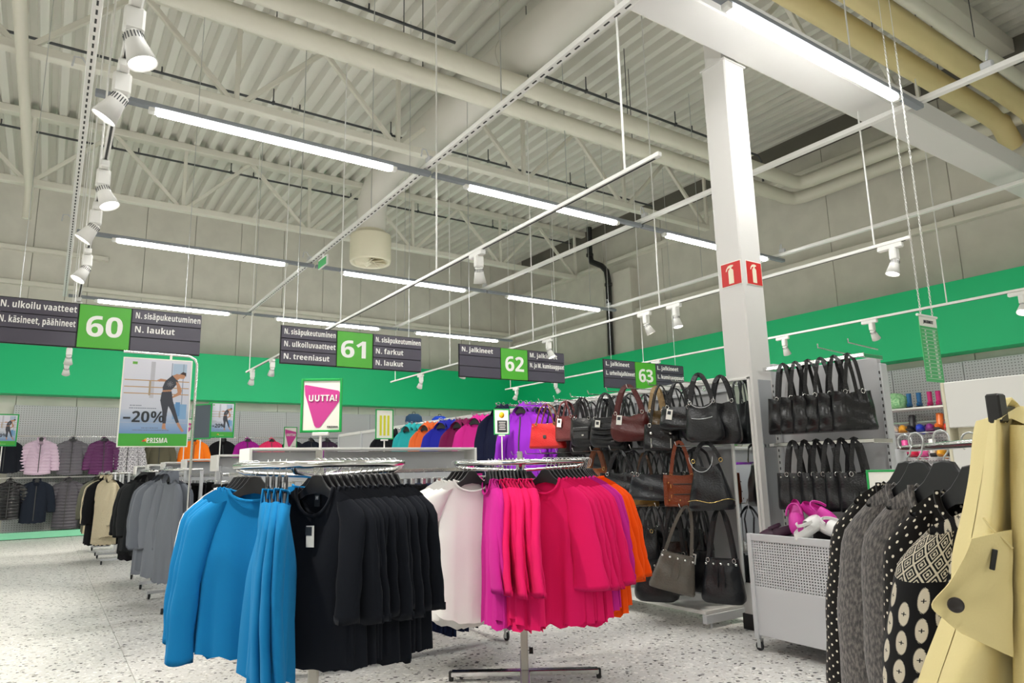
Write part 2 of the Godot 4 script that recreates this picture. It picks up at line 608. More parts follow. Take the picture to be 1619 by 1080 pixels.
func services():
	exit_sign()
	# round air duct along the hall with its drop to a drum diffuser
	var t := thing("air_duct", "large white round air duct ending in a cream drum diffuser", "air duct")
	var b := MB.new()
	b.tube([Vector3(5.6, 7.65, 9), Vector3(5.6, 7.65, -11.2)], 0.36, 28)
	for z in [-2.0, -5.0, -8.0]:
		b.tube([Vector3(5.6, 7.65, z), Vector3(5.6, 7.65, z - 0.05)], 0.366, 28)
	obj("main_duct", b.done(), M.duct, t)
	b = MB.new()
	b.tube([Vector3(5.6, 7.65, -11.2), Vector3(5.55, 7.6, -12.0), Vector3(5.45, 7.5, -12.5), Vector3(5.35, 7.2, -12.85), Vector3(5.3, 6.9, -13.0), Vector3(5.28, 6.15, -13.0)], 0.31, 24)
	obj("elbow", b.done(), M.duct, t)
	b = MB.new()
	b.lathe([[0.30, 6.3], [0.33, 6.2], [0.42, 6.18], [0.425, 6.16], [0.425, 5.62], [0.41, 5.58], [0.36, 5.6], [0.35, 5.7], [0.12, 5.72]], 32, Transform3D(Basis.IDENTITY, Vector3(5.28, 0, -13.0)), 1)
	obj("drum_diffuser", b.done(), M.cream, t)
	var bl := MB.new()
	bl.box(Vector3(0.2, 0, 0), Vector3(0.28, 0.01, 0.14), Basis(Vector3.RIGHT, 0.7))
	var bm := bl.done()
	for i in 8:
		var o := obj("swirl_blade", bm, M.cream, t)
		o.position = Vector3(5.28, 5.64, -13.0)
		o.rotation_degrees.y = 45.0 * i
	# the pair of cream pipes that turn along the right wall
	for k in 2:
		b = MB.new()
		var y := 7.08 - 0.12 * k
		var z := -7.8 - 0.42 * k
		var xe := 12.75 + 0.4 * k
		b.tube([Vector3(-13.9, y, z), Vector3(xe - 0.25, y, z), Vector3(xe - 0.07, y, z + 0.07), Vector3(xe, y, z + 0.25), Vector3(xe, y, -0.5)], 0.14, 16)
		var hp := thing("heating_pipe", ["upper of the two thick cream pipes crossing the hall under the roof", "lower of the two thick cream pipes crossing the hall under the roof"][k], "pipe")
		obj("pipe", b.done(), M.pipe, hp)
		pipe_rods(hp, y + 0.13, z, -9.0 + 0.5 * k, 2.1, 10)
	for k in 2:
		b = MB.new()
		b.tube([Vector3(-14, 7.0, -4.24 + 0.44 * k), Vector3(12.3, 7.0, -4.24 + 0.44 * k), Vector3(13.0, 6.9, -4.2 + 0.44 * k), Vector3(13.4, 6.6, -4.2 + 0.44 * k)], 0.16, 16)
		var wp2 := thing("wrapped_pipe", ["left of the two tan wrapped pipes at the upper right", "right of the two tan wrapped pipes at the upper right"][k], "pipe")
		obj("pipe", b.done(), M.tan, wp2)
		pipe_rods(wp2, 7.15, -4.24 + 0.44 * k, -8.0 + 0.3 * k, 1.9, 11)
	b = MB.new()
	b.tube([Vector3(-14, 7.0, -3.5), Vector3(13.4, 7.0, -3.5)], 0.085, 12)
	tag(obj("cream_pipe", b.done(), M.pipe), "thin cream pipe beside the tan pipes at the upper right", "pipe")
	b = MB.new()
	b.tube([Vector3(-0.72, 6.86, 9), Vector3(-0.72, 6.86, -15.5), Vector3(-0.72, 6.7, -15.7), Vector3(-0.72, 6.3, -15.72)], 0.075, 12)
	tag(obj("downpipe", b.done(), M.pipe), "cream pipe running along the hall at the upper left", "pipe")
	# sprinkler lines
	for k in 3:
		var z: float = [-8.84, -12.3, -15.9][k]
		t = thing("sprinkler_line", ["dark sprinkler pipe with hangers nearest the thick cream pipes", "dark sprinkler pipe with hangers in the middle roof bay", "dark sprinkler pipe with hangers nearest the back wall"][k], "sprinkler pipe", Vector3(0, 8.2, z))
		b = MB.new()
		b.tube([Vector3(-14, 0, 0), Vector3(5.0 if k == 0 else 13.1, 0, 0)], 0.024, 8)
		if k == 0:
			b.tube([Vector3(6.35, 0, 0), Vector3(12.9, 0, 0), Vector3(13.0, -0.1, 0), Vector3(13.0, -0.6, 0)], 0.024, 8)
		obj("pipe", b.done(), M.dark_pipe, t)
		var h := MB.new()
		h.tube([Vector3(0, 0.02, 0), Vector3(0, 0.3, 0)], 0.012, 6)
		h.box(Vector3(0, 0.01, 0), Vector3(0.05, 0.07, 0.07), Basis.IDENTITY, 0.01)
		h.tube([Vector3(0.5, 0, 0), Vector3(0.5, 0.12, 0)], 0.014, 6)
		var hm := h.done()
		for i in 9:
			if k > 0 or i != 6:
				obj("pipe_hanger", hm, M.dark_pipe, t).position.x = -9.0 + 2.4 * i
	# cable channels that carry the strip lights
	var slot := MB.new()
	for i in 200:
		slot.box(Vector3(0, -0.0265, 8.5 - 0.12 * i), Vector3(0.014, 0.004, 0.06))
	var sm := slot.done()
	for k in 4:
		t = thing("cable_channel", ["slotted white cable channel at the far left of the ceiling", "slotted white cable channel running diagonally across the ceiling", "white cable channel passing behind the white column", "white cable channel nearest the right wall"][k], "cable channel", Vector3([0.03, 3.33, 6.72, 9.9][k], 4.71, 0))
		b = MB.new()
		b.box(Vector3(0, 0, -3.1), Vector3(0.07, 0.05, 24.0), Basis.IDENTITY, 0.004)
		obj("channel", b.done(), M.white, t)
		if k < 2:
			var so := obj("slots", sm, M.slot, t)
			so.set_meta("kind", "stuff")
		rods(t, 0.0, 0.02, 3.78, [1.5, -1.8, -5.0, -8.2, -11.4, -14.4])
		if k == 3:
			for q in 4:
				var far := dup(t, Vector3(-3.3 - 3.33 * q, 4.71, 0), 0, "white cable channel outside the picture on the left", "cable channels out of view", "cable_channel")
				far.set_meta("category", "cable channel")
		for i in 3:
			b = MB.new()
			b.box(Vector3(0.0, 0.06, 0), Vector3(0.06, 0.07, 0.1), Basis.IDENTITY, 0.01)
			b.tube([Vector3(0, 0.08, 0), Vector3(-0.06, 0.16, 0.03), Vector3(-0.12, 0.14, 0.06), Vector3(-0.13, 0.05, 0.05)], 0.008, 6)
			obj("cable_socket", b.done(), M.grey_metal, t).position.z = -2.2 - 4.3 * i

func exit_sign():
	var t := thing("exit_sign", "small green exit sign hung under the diagonal cable channel", "sign", Vector3(3.36, 4.56, -10.2))
	obj("box", one_box(Vector3.ZERO, Vector3(0.03, 0.16, 0.4), 0.004), M.white, t)
	obj("green_face", one_box(Vector3(-0.018, -0.01, 0), Vector3(0.006, 0.12, 0.36)), M.frame_green, t)
	obj("bracket", one_box(Vector3(0, 0.1, 0), Vector3(0.02, 0.06, 0.06)), M.white, t)

func spot_head(lamp: bool) -> Node3D:
	var t := Node3D.new()
	var b := MB.new()
	b.box(Vector3(0, -0.03, 0), Vector3(0.055, 0.05, 0.24), Basis.IDENTITY, 0.008)
	obj("adaptor", b.done(), M.white, t)
	b = MB.new()
	b.box(Vector3(0, -0.11, 0.03), Vector3(0.085, 0.12, 0.07), Basis.IDENTITY, 0.012)
	obj("driver_box", b.done(), M.white, t)
	var head := Node3D.new()
	head.name = "head"
	t.add_child(head)
	head.position = Vector3(0, -0.18, 0.03)
	b = MB.new()
	b.lathe([[0.0, 0.012], [0.034, 0.012], [0.039, 0.004], [0.044, -0.04], [0.064, -0.142], [0.061, -0.142], [0.056, -0.134]], 24)
	obj("shade", b.done(), M.white, head)
	# the vents sit round the neck
	b = MB.new()
	for i in 18:
		var a := TAU * i / 18.0
		b.box(Vector3(cos(a), 0, sin(a)) * 0.0415 + Vector3(0, -0.016, 0), Vector3(0.003, 0.032, 0.005), Basis(Vector3.UP, -a))
	obj("vents", b.done(), M.dark_pipe, head)
	b = MB.new()
	b.lathe([[0.06, -0.135], [0.04, -0.138], [0.0, -0.139]], 24)
	obj("lens", b.done(), M.lens if lamp else M.white, head)
	if lamp:
		var l := SpotLight3D.new()
		l.name = "beam"
		l.rotation_degrees.x = -90
		l.position.y = -0.148
		l.spot_angle = 38
		l.spot_angle_attenuation = 0.6
		l.spot_range = 30
		l.light_size = 0.05
		l.light_energy = SPOT_ENERGY
		l.light_color = Color(1.0, 0.97, 0.92)
		l.shadow_enabled = true
		head.add_child(l)
	return t

func tracks():
	var xs := [0.16, 3.34, 6.75, 10.2]
	var z0 := [9.0, -3.05, -3.05, 2.0]
	var z1 := [-14.8, -14.9, -15.2, -15.4]
	var lab := ["white lighting track along the left edge of the hall", "white lighting track ending above the middle of the hall", "white lighting track passing behind the white column", "white lighting track along the green band of the right wall"]
	for k in 4:
		var t := thing("lighting_track", lab[k], "lighting track", Vector3(xs[k], 3.4, 0))
		var b := MB.new()
		b.box(Vector3(0, 0.015, (z0[k] + z1[k]) / 2), Vector3(0.038, 0.034, z0[k] - z1[k]), Basis.IDENTITY, 0.004)
		obj("track", b.done(), M.white, t)
		b = MB.new()
		b.box(Vector3(0, -0.003, (z0[k] + z1[k]) / 2), Vector3(0.014, 0.004, z0[k] - z1[k] - 0.1))
		obj("contact_slot", b.done(), M.slot, t)
		var zs := []
		var z: float = z0[k] - 0.35
		while z > z1[k]:
			zs.append(z)
			z -= 2.95
		zs.append(z1[k] + 0.25)
		rods(t, 0.0, 0.03, 5.0, zs, 0.009)
	# spots: track, z, tilt, turn
	var list := [[0, -3.2, 20, 70], [0, -3.8, 30, -110], [0, -5.15, 24, 60], [0, -6.0, 32, -100], [0, -7.3, 28, -70], [0, -9.4, 26, -80], [0, -12.9, 40, 180], [0, -14.3, 42, 180],
		[1, -5.5, 22, 140], [1, -12.9, 35, 180], [2, -3.25, 18, -120], [2, -6.1, 10, 0], [2, -6.65, 26, 60], [2, -8.9, 22, 40], [2, -11.7, 30, 180], [2, -13.6, 40, 180],
		[3, -3.4, 34, -90], [3, -5.35, 38, 90], [3, -6.85, 30, 100], [3, -13.2, 40, 90], [3, -14.9, 40, 180], [3, -9.8, 38, 90], [1, -14.4, 42, 180]]
	var where := ["on the leftmost track", "on the middle track", "on the track behind the column", "before the right green band"]
	var n := [0, 0, 0, 0]
	for s in list:
		var k: int = s[0]
		var t := spot_head(true)
		t.name = numbered("track_spotlight")
		add_child(t)
		t.position = Vector3(xs[k], 3.4, s[1])
		tag(t, "white cone spotlight %s, %s along it" % [where[k], NUM[n[k]]], "spotlight", "track spotlights")
		n[k] += 1
		var h: Node3D = t.get_node("head")
		h.basis = Basis(Vector3.UP, deg_to_rad(s[3])) * Basis(Vector3.RIGHT, deg_to_rad(-s[2]))

func slat_side(t: Node3D, x0: float, w: float, lines: Array):
	var rh := 0.5 / 3.0
	var b := MB.new()
	b.box(Vector3(0, 0, 0), Vector3(w - 0.012, rh - 0.008, 0.018), Basis.IDENTITY, 0.003)
	var m := b.done()
	for i in 3:
		var o := obj("slat", m, M.sign_grey, t)
		o.position = Vector3(x0 + w / 2, 0.25 - rh * (i + 0.5), 0)
		if i < lines.size():
			text(lines[i], 0.072, t, Vector3(x0 + 0.035, 0.25 - rh * (i + 0.45), 0.011), M.sign_letter, true, 0, 0.003, minf(w - 0.06, 0.047 * String(lines[i]).length()))

func fill_poly(im: Image, pts: PackedVector2Array, c: Color):
	var lo := pts[0]
	var hi := pts[0]
	for p in pts:
		lo = lo.min(p); hi = hi.max(p)
	for y in range(maxi(0, int(lo.y)), mini(im.get_height(), int(hi.y) + 1)):
		for x in range(maxi(0, int(lo.x)), mini(im.get_width(), int(hi.x) + 1)):
			if Geometry2D.is_point_in_polygon(Vector2(x + 0.5, y + 0.5), pts):
				im.set_pixel(x, y, c)

func pv(a: Array) -> PackedVector2Array:
	var o := PackedVector2Array()
	for i in range(0, a.size(), 2):
		o.append(Vector2(a[i], a[i + 1]))
	return o

func dancer_print() -> ImageTexture:
	# 285 x 400 print: a dance studio with a dancer bending to one side at the barre
	var im := Image.create(285, 400, false, Image.FORMAT_RGB8)
	for y in 400:
		var c := Color("dcdce6").lerp(Color("c9ccd8"), clampf(y / 230.0, 0, 1)) if y < 235 else Color("c3c9d6").lerp(Color("6f92c0"), clampf((y - 235) / 110.0, 0, 1))
		im.fill_rect(Rect2i(0, y, 285, 1), c)
	im.fill_rect(Rect2i(112, 10, 18, 170), Color("b9b9c2"))
	im.fill_rect(Rect2i(200, 12, 4, 150), Color("8a97aa"))
	im.fill_rect(Rect2i(206, 14, 60, 60), Color("a9bdd2"))
	im.fill_rect(Rect2i(250, 14, 4, 240), Color("8a97aa"))
	im.fill_rect(Rect2i(215, 205, 60, 70), Color("7fa6cc"))
	im.fill_rect(Rect2i(226, 196, 20, 66), Color("5f8fc0"))
	for y in [97, 128, 158]:
		im.fill_rect(Rect2i(6, y, 274, 4), Color("b58f63"))
	im.fill_rect(Rect2i(108, 98, 8, 70), Color("a8957c"))
	im.fill_rect(Rect2i(0, 292, 285, 3), Color("a8b2c6"))
	var ink := Color("3c3e48")
	var skin := Color("b98667")
	fill_poly(im, pv([140, 96, 156, 88, 182, 92, 182, 98, 150, 102]), skin)          # arm on the barre
	fill_poly(im, pv([176, 98, 205, 70, 222, 74, 232, 102, 214, 128, 204, 140, 168, 142, 166, 128]), ink)
	fill_poly(im, pv([206, 72, 224, 62, 240, 66, 238, 84, 226, 92]), skin)           # neck and face
	fill_poly(im, pv([234, 64, 256, 58, 262, 70, 256, 84, 240, 84, 232, 74]), skin)
	fill_poly(im, pv([238, 62, 250, 52, 264, 56, 264, 72, 256, 66]), Color("3b2b27"))
	fill_poly(im, pv([222, 98, 236, 106, 250, 140, 246, 160, 222, 172, 210, 178, 208, 172, 232, 150, 228, 128]), skin)
	fill_poly(im, pv([166, 142, 205, 138, 204, 146, 167, 150]), skin)
	fill_poly(im, pv([164, 150, 206, 146, 214, 190, 230, 240, 246, 290, 234, 294, 208, 236, 196, 214, 192, 250, 190, 296, 176, 296, 172, 240, 160, 190]), ink)
	fill_poly(im, pv([177, 296, 189, 296, 190, 316, 196, 324, 174, 322]), skin)
	fill_poly(im, pv([235, 293, 246, 291, 258, 312, 270, 330, 262, 336, 244, 312]), skin)
	for i in 9:
		var a := TAU * i / 9.0
		for r in range(3, 15):
			im.set_pixel(int(197 + cos(a) * r), int(112 + sin(a) * r), Color("c8c8d0"))
	im.fill_rect(Rect2i(0, 344, 285, 56), Color("46a83c"))
	im.fill_rect(Rect2i(34, 14, 20, 12), Color("62a83c"))
	fill_poly(im, pv([100, 378, 110, 364, 118, 372, 122, 380]), Color("f0b62c"))
	fill_poly(im, pv([94, 380, 104, 370, 112, 380]), Color("d8402c"))
	im.fill_rect(Rect2i(118, 384, 62, 2), Color("e8f2e4"))
	for y in [[214, 36, 46], [226, 34, 110], [316, 90, 70], [326, 54, 150]]:
		var r := RandomNumberGenerator.new()
		r.seed = y[0]
		var x: int = y[1]
		while x < y[1] + y[2]:
			var w := r.randi_range(2, 7)
			im.fill_rect(Rect2i(x, y[0], w, 4), Color("70788a"))
			x += w + 2
	return ImageTexture.create_from_image(im)

func print_mat(tex: Texture2D) -> StandardMaterial3D:
	var m := mat(Color.WHITE, 0.45)
	m.albedo_texture = tex
	return m

func sheet(w: float, h: float, z := 0.0) -> ArrayMesh:
	var b := MB.new()
	b.flat()
	var p := [Vector3(-w / 2, h / 2, z), Vector3(w / 2, h / 2, z), Vector3(w / 2, -h / 2, z), Vector3(-w / 2, -h / 2, z)]
	var u := [Vector2(0, 0), Vector2(1, 0), Vector2(1, 1), Vector2(0, 1)]
	for i in [0, 1, 2, 0, 2, 3]:
		b.v(p[i], u[i])
	return b.done()

func frame_mesh(w: float, h: float, t: float, d: float) -> ArrayMesh:
	var b := MB.new()
	for s in [-1, 1]:
		b.box(Vector3(s * (w / 2 - t / 2), 0, 0), Vector3(t, h, d), Basis.IDENTITY, 0.002)
		b.box(Vector3(0, s * (h / 2 - t / 2), 0), Vector3(w - 2 * t, t, d), Basis.IDENTITY, 0.002)
	return b.done()

func uutta_sign(label: String, at: Vector3, turn: float, w: float, h: float, pole_to: float, face := true) -> Node3D:
	var t := thing("offer_sign", label, "sign", at, turn)
	obj("frame", frame_mesh(w, h, w * 0.06, 0.014), M.frame_green, t)
	obj("sheet", one_box(Vector3(0, 0, -0.001), Vector3(w * 0.92, h * 0.95, 0.006)), M.paper, t)
	if face:
		var b := MB.new()
		var tri := PackedVector2Array()
		for q in [[-0.42, 0.36], [-0.40, 0.385], [0.40, 0.27], [0.44, 0.24], [0.42, 0.06], [0.0, -0.385], [-0.06, -0.415], [-0.12, -0.41], [-0.16, -0.37], [-0.40, 0.2]]:
			tri.append(Vector2(q[0] * w, q[1] * h))
		b.prism(tri, 0.0, 0.0035)
		obj("pink_triangle", b.done(), M.pink_print, t)
		text("UUTTA!", h * 0.115, t, Vector3(0.03 * w, 0.13 * h, 0.0055), M.sign_letter, true, 1, 0.003, w * 0.68)
		text("PRISMA", h * 0.03, t, Vector3(0.28 * w, -0.4 * h, 0.004), M.ink, true, 1, 0.002, w * 0.26)
	var pb := MB.new()
	pb.box(Vector3(0, -h / 2 - 0.008, 0), Vector3(w * 0.4, 0.018, 0.02), Basis.IDENTITY, 0.003)
	pb.box(Vector3(0, (-h / 2 - 0.01 + pole_to) / 2, 0), Vector3(0.012, absf(-h / 2 - 0.01 - pole_to), 0.012), Basis.IDENTITY, 0.002)
	obj("holder", pb.done(), M.white, t)
	return t

func signs():
	var sg := [[60, -0.59, ["N. ulkoilu vaatteet", "N. käsineet, päähineet"], ["N. sisäpukeutuminen", "N. laukut"]],
		[61, 2.43, ["N. sisäpukeutuminen", "N. ulkoiluvaatteet", "N. treeniasut"], ["N. sisäpukeutuminen", "N. farkut", "N. laukut"]],
		[62, 5.12, ["N. jalkineet"], ["M. jalkineet", "N. ja M. kumisaappaat"]],
		[63, 8.06, ["L. jalkineet", "L. urheilujalkineet"], ["L. jalkineet", "L. kumisaappaat"]]]
	for s in sg:
		var t := thing("aisle_sign", {60: "leftmost hanging aisle sign, number 60, listing N. laukut", 61: "hanging aisle sign 61 with six lines of white text", 62: "hanging aisle sign 62 with mostly blank left side", 63: "smallest looking aisle sign, number 63, behind the handbags"}[s[0]], "aisle sign", Vector3(s[1], 3.0 - 0.025 * sg.find(s), -9.0), 0.0, "hanging aisle signs")
		obj("backing", one_box(Vector3(1.02, 0, -0.016), Vector3(2.05, 0.515, 0.012)), M.black, t)
		slat_side(t, 0.0, 0.755, s[2])
		slat_side(t, 1.285, 0.765, s[3])
		var b := MB.new()
		b.box(Vector3(1.02, 0, 0), Vector3(0.515, 0.495, 0.02), Basis.IDENTITY, 0.003)
		obj("number_panel", b.done(), M.sign_green, t)
		text(str(s[0]), 0.235, t, Vector3(1.02, 0.0, 0.013), M.sign_letter, true, 1, 0.005, 0.36, "number")
		for x in [0.2, 1.85]:
			b = MB.new()
			b.tube([Vector3(x, 0.255, -0.016), Vector3(x, 5.45, -0.016)], 0.004, 6)
			obj("suspension_wire", b.done(), M.wire, t)
	# poster of a dancer on its tall stand
	M.dancer = print_mat(dancer_print())
	var st := thing("poster_stand", "tall chrome tube stand that holds the large dancer poster", "poster stand", Vector3(1.12, 0, -7.02))
	var b := MB.new()
	b.tube([Vector3(0, 0.03, 0), Vector3(0, 2.34, 0), Vector3(-0.02, 2.39, 0), Vector3(-0.07, 2.415, 0), Vector3(-0.62, 2.42, 0)], 0.012, 8)
	obj("pole", b.done(), M.chrome, st)
	obj("foot", one_box(Vector3(0, 0.015, 0), Vector3(0.24, 0.03, 0.24), 0.005), M.grey_metal, st)
	var po := thing("poster", "large poster of a dancer in dark clothes reading minus 20 percent", "poster", Vector3(0.79, 1.965, -7.0), 0)
	obj("print", sheet(0.555, 0.79, 0.003), M.dancer, po)
	b = MB.new()
	b.box(Vector3(0, 0, -0.004), Vector3(0.575, 0.81, 0.01), Basis.IDENTITY, 0.002)
	b.box(Vector3(0.1, 0.425, -0.004), Vector3(0.02, 0.05, 0.004))
	obj("backing", b.done(), M.paper, po)
	text("–20%", 0.098, po, Vector3(-0.09, -0.135, 0.005), M.ink, true, 1, 0.002, 0.33)
	text("PRISMA", 0.042, po, Vector3(0.03, -0.345, 0.005), M.sign_letter, true, 1, 0.002, 0.17)
	# frames with the same poster, small
	for k in 2:
		var t := thing("framed_poster", ["small green framed dancer poster over the middle gondola", "small green framed dancer poster at the left edge"][k], "poster", [Vector3(1.707, 1.949, -8.775), Vector3(-0.497, 1.943, -11.256)][k])
		obj("frame", frame_mesh(0.3, 0.425, 0.016, 0.015), M.frame_green, t)
		obj("print", sheet(0.27, 0.395, 0.004), M.dancer, t)
		obj("backing", one_box(Vector3(0, 0, -0.002), Vector3(0.28, 0.4, 0.006)), M.paper, t)
		text("–20%", 0.045, t, Vector3(-0.03, -0.07, 0.006), M.ink, true, 1, 0.002, 0.14)
		b = MB.new()
		b.tube([Vector3(0, -0.21, 0), Vector3(0, [-0.47, -1.94][k], 0)], 0.007, 6)
		obj("pole", b.done(), M.white, t)
	var side := thing("framed_poster", "green framed sheet of small print turned away beside the dancer poster", "poster", Vector3(1.5, 1.93, -8.85), -55)
	obj("frame", frame_mesh(0.3, 0.42, 0.016, 0.015), M.frame_green, side)
	obj("sheet", one_box(Vector3(0, 0, -0.001), Vector3(0.28, 0.4, 0.006)), hexm("4a5560", 0.5), side)
	b = MB.new()
	b.tube([Vector3(0, -0.21, 0), Vector3(0, -0.46, 0)], 0.007, 6)
	obj("pole", b.done(), M.white, side)
	# price and offer signs on poles
	uutta_sign("large white sign with a pink triangle reading UUTTA! over the left garment rack", Vector3(1.1, 1.625, -3.3), FACE + 4, 0.2, 0.265, -0.33)
	uutta_sign("small UUTTA! sign behind the large one", Vector3(3.05, 1.83, -10.55), 0, 0.2, 0.33, -0.345)
	uutta_sign("small UUTTA! sign half hidden behind the tall dancer poster", Vector3(1.58, 1.94, -10.55), 0, 0.2, 0.3, -0.455)
	var ys := uutta_sign("green framed sheet with three yellow stripes on a white pole", Vector3(3.06, 1.81, -7.05), 0, 0.21, 0.33, -0.325, false)
	var yel := hexm("d9d62c", 0.5)
	for i in 3:
		obj("yellow_stripe", one_box(Vector3(-0.045 + 0.045 * i, -0.015, 0.004), Vector3(0.024, 0.22, 0.004)), yel, ys)
	var cs := uutta_sign("green framed notice with a yellow disc in front of the purple fleeces", Vector3(4.174, 1.813, -6.394), -8, 0.19, 0.285, -1.8, false)
	b = MB.new()
	b.lathe([[0.0, 0.004], [0.032, 0.004], [0.033, 0.0]], 20, Transform3D(Basis(Vector3.RIGHT, PI / 2), Vector3(0, 0.075, 0.002)))
	obj("yellow_disc", b.done(), hexm("e2b21c", 0.5), cs)
	obj("black_notice", one_box(Vector3(0.005, -0.05, 0.004), Vector3(0.12, 0.13, 0.003)), M.ink, cs)
	for i in 5:
		obj("notice_line", one_box(Vector3(0.005, -0.005 - 0.02 * i, 0.006), Vector3(0.08 - 0.01 * (i % 2), 0.006, 0.002)), M.sign_letter, cs)
	# size chart hung from two chains
	var ch := thing("size_chart", "green translucent shoe size chart hung from two white chains", "size chart", Vector3(5.85, 2.17, -2.6), -2)
	var sheet_m := mat(Color(0.35, 0.74, 0.47, 1.0), 0.3)
	obj("chart_sheet", one_box(Vector3(0, 0, 0), Vector3(0.27, 0.53, 0.004)), sheet_m, ch)
	obj("header", one_box(Vector3(0, 0.225, 0.002), Vector3(0.262, 0.075, 0.004)), M.paper, ch)
	b = MB.new()
	b.tube([Vector3(-0.15, 0.275, 0), Vector3(0.15, 0.275, 0)], 0.011, 8)
	obj("top_bar", b.done(), M.white, ch)
	text("JALKINEET", 0.024, ch, Vector3(0, 0.225, 0.006), M.ink, true, 1, 0.002, 0.15)
	for i in 14:
		obj("rule", one_box(Vector3(0, 0.165 - 0.031 * i, 0.003), Vector3(0.23, 0.0025, 0.002)), M.sign_letter, ch)
		if i < 13:
			text(str(35 + i), 0.014, ch, Vector3(-0.06, 0.15 - 0.031 * i, 0.003), M.sign_letter, true, 1, 0.002)
			text("%d,%d" % [22 + i * 2 / 3, i % 2 * 5], 0.014, ch, Vector3(0.07, 0.15 - 0.031 * i, 0.003), M.sign_letter, true, 1, 0.002)
	for s in [-1, 1]:
		b = MB.new()
		for i in 110:
			var y := 0.285 + 0.023 * i
			var tw := Basis(Vector3.UP, PI / 2 * (i % 2))
			b.tube([Vector3(s * 0.09, y, 0) + tw * Vector3(0.004, -0.012, 0), Vector3(s * 0.09, y, 0) + tw * Vector3(0.006, 0, 0), Vector3(s * 0.09, y, 0) + tw * Vector3(0.004, 0.012, 0), Vector3(s * 0.09, y, 0) + tw * Vector3(-0.004, 0.012, 0), Vector3(s * 0.09, y, 0) + tw * Vector3(-0.006, 0, 0), Vector3(s * 0.09, y, 0) + tw * Vector3(-0.004, -0.012, 0), Vector3(s * 0.09, y, 0) + tw * Vector3(0.004, -0.012, 0)], 0.0022, 4, false)
		b.tube([Vector3(s * 0.09, 2.8, 0), Vector3(s * 0.09, 6.3, 0)], 0.003, 5)
		obj("chain", b.done(), M.white, ch).set_meta("kind", "stuff")

func caster(t: Node3D, p: Vector3):
	var b := MB.new()
	b.lathe([[0.0, -0.011], [0.024, -0.011], [0.03, -0.007], [0.03, 0.007], [0.024, 0.011], [0.0, 0.011]], 14, Transform3D(Basis(Vector3.FORWARD, PI / 2) * Basis.IDENTITY, p + Vector3(0, 0.03, 0)))
	var w := obj("caster_wheel", b.done(), M.rubber, t)
	b = MB.new()
	for s in [-1, 1]:
		b.box(p + Vector3(s * 0.015, 0.05, 0.006), Vector3(0.003, 0.055, 0.03))
	b.box(p + Vector3(0, 0.08, 0.006), Vector3(0.034, 0.006, 0.034))
	obj("caster_fork", b.done(), M.wire, t)
	w.name = w.name

func square_rack(label: String, at: Vector3, r: float, turn: float) -> Node3D:
	# post, flat base cross, four arms and a rounded square loop of chrome tube; one corner points at the viewer
	var t := thing("garment_rack", label, "garment rack", at, turn)
	var b := MB.new()
	b.box(Vector3(0, 0.65, 0), Vector3(0.046, 1.26, 0.03), Basis.IDENTITY, 0.006)
	obj("post", b.done(), hexm("cfcac0", 0.35), t)
	b = MB.new()
	b.box(Vector3(0, 1.3, 0), Vector3(0.055, 0.13, 0.045), Basis.IDENTITY, 0.006)
	b.box(Vector3(0, 1.385, 0), Vector3(0.035, 0.05, 0.03), Basis.IDENTITY, 0.004)
	obj("post_head", b.done(), M.chrome, t)
	b = MB.new()
	var pts := []
	for k in 4:
		var c := TAU * k / 4.0
		for j in range(-2, 3):
			var a := c + j * 0.13
			var rr := r * (1.0 - 0.045 * absf(j) * 0.6)
			pts.append(Vector3(sin(a) * rr, 1.337, cos(a) * rr))
	pts.append(pts[0]); pts.append(pts[1])
	b.tube(pts, 0.0155, 12, false)
	obj("hanging_rail", b.done(), M.chrome, t)
	for k in 4:
		var a := TAU * k / 4.0
		b = MB.new()
		b.tube([Vector3(sin(a) * 0.02, 1.285, cos(a) * 0.02), Vector3(sin(a) * r * 0.9, 1.305, cos(a) * r * 0.9), Vector3(sin(a) * r * 0.98, 1.32, cos(a) * r * 0.98), Vector3(sin(a) * r, 1.337, cos(a) * r)], 0.011, 8)
		obj("arm", b.done(), M.chrome, t)
	for k in 2:
		b = MB.new()
		var a := PI / 2 * k
		b.bar(Vector3(sin(a) * 0.46, 0.045, cos(a) * 0.46), Vector3(-sin(a) * 0.46, 0.045, -cos(a) * 0.46), 0.06, 0.03, 0.004)
		obj("base_bar", b.done(), M.chrome, t)
		for s in [-1, 1]:
			b = MB.new()
			b.box(Vector3(sin(a) * 0.462 * s, 0.03, cos(a) * 0.462 * s), Vector3(0.03, 0.06, 0.03), Basis(Vector3.UP, a), 0.006)
			obj("end_foot", b.done(), M.black, t)
	b = MB.new()
	b.tube([Vector3(0.03, 0.17, 0.0), Vector3(0.055, 0.17, 0.0)], 0.02, 12)
	obj("clamp_knob", b.done(), M.black, t)
	return t

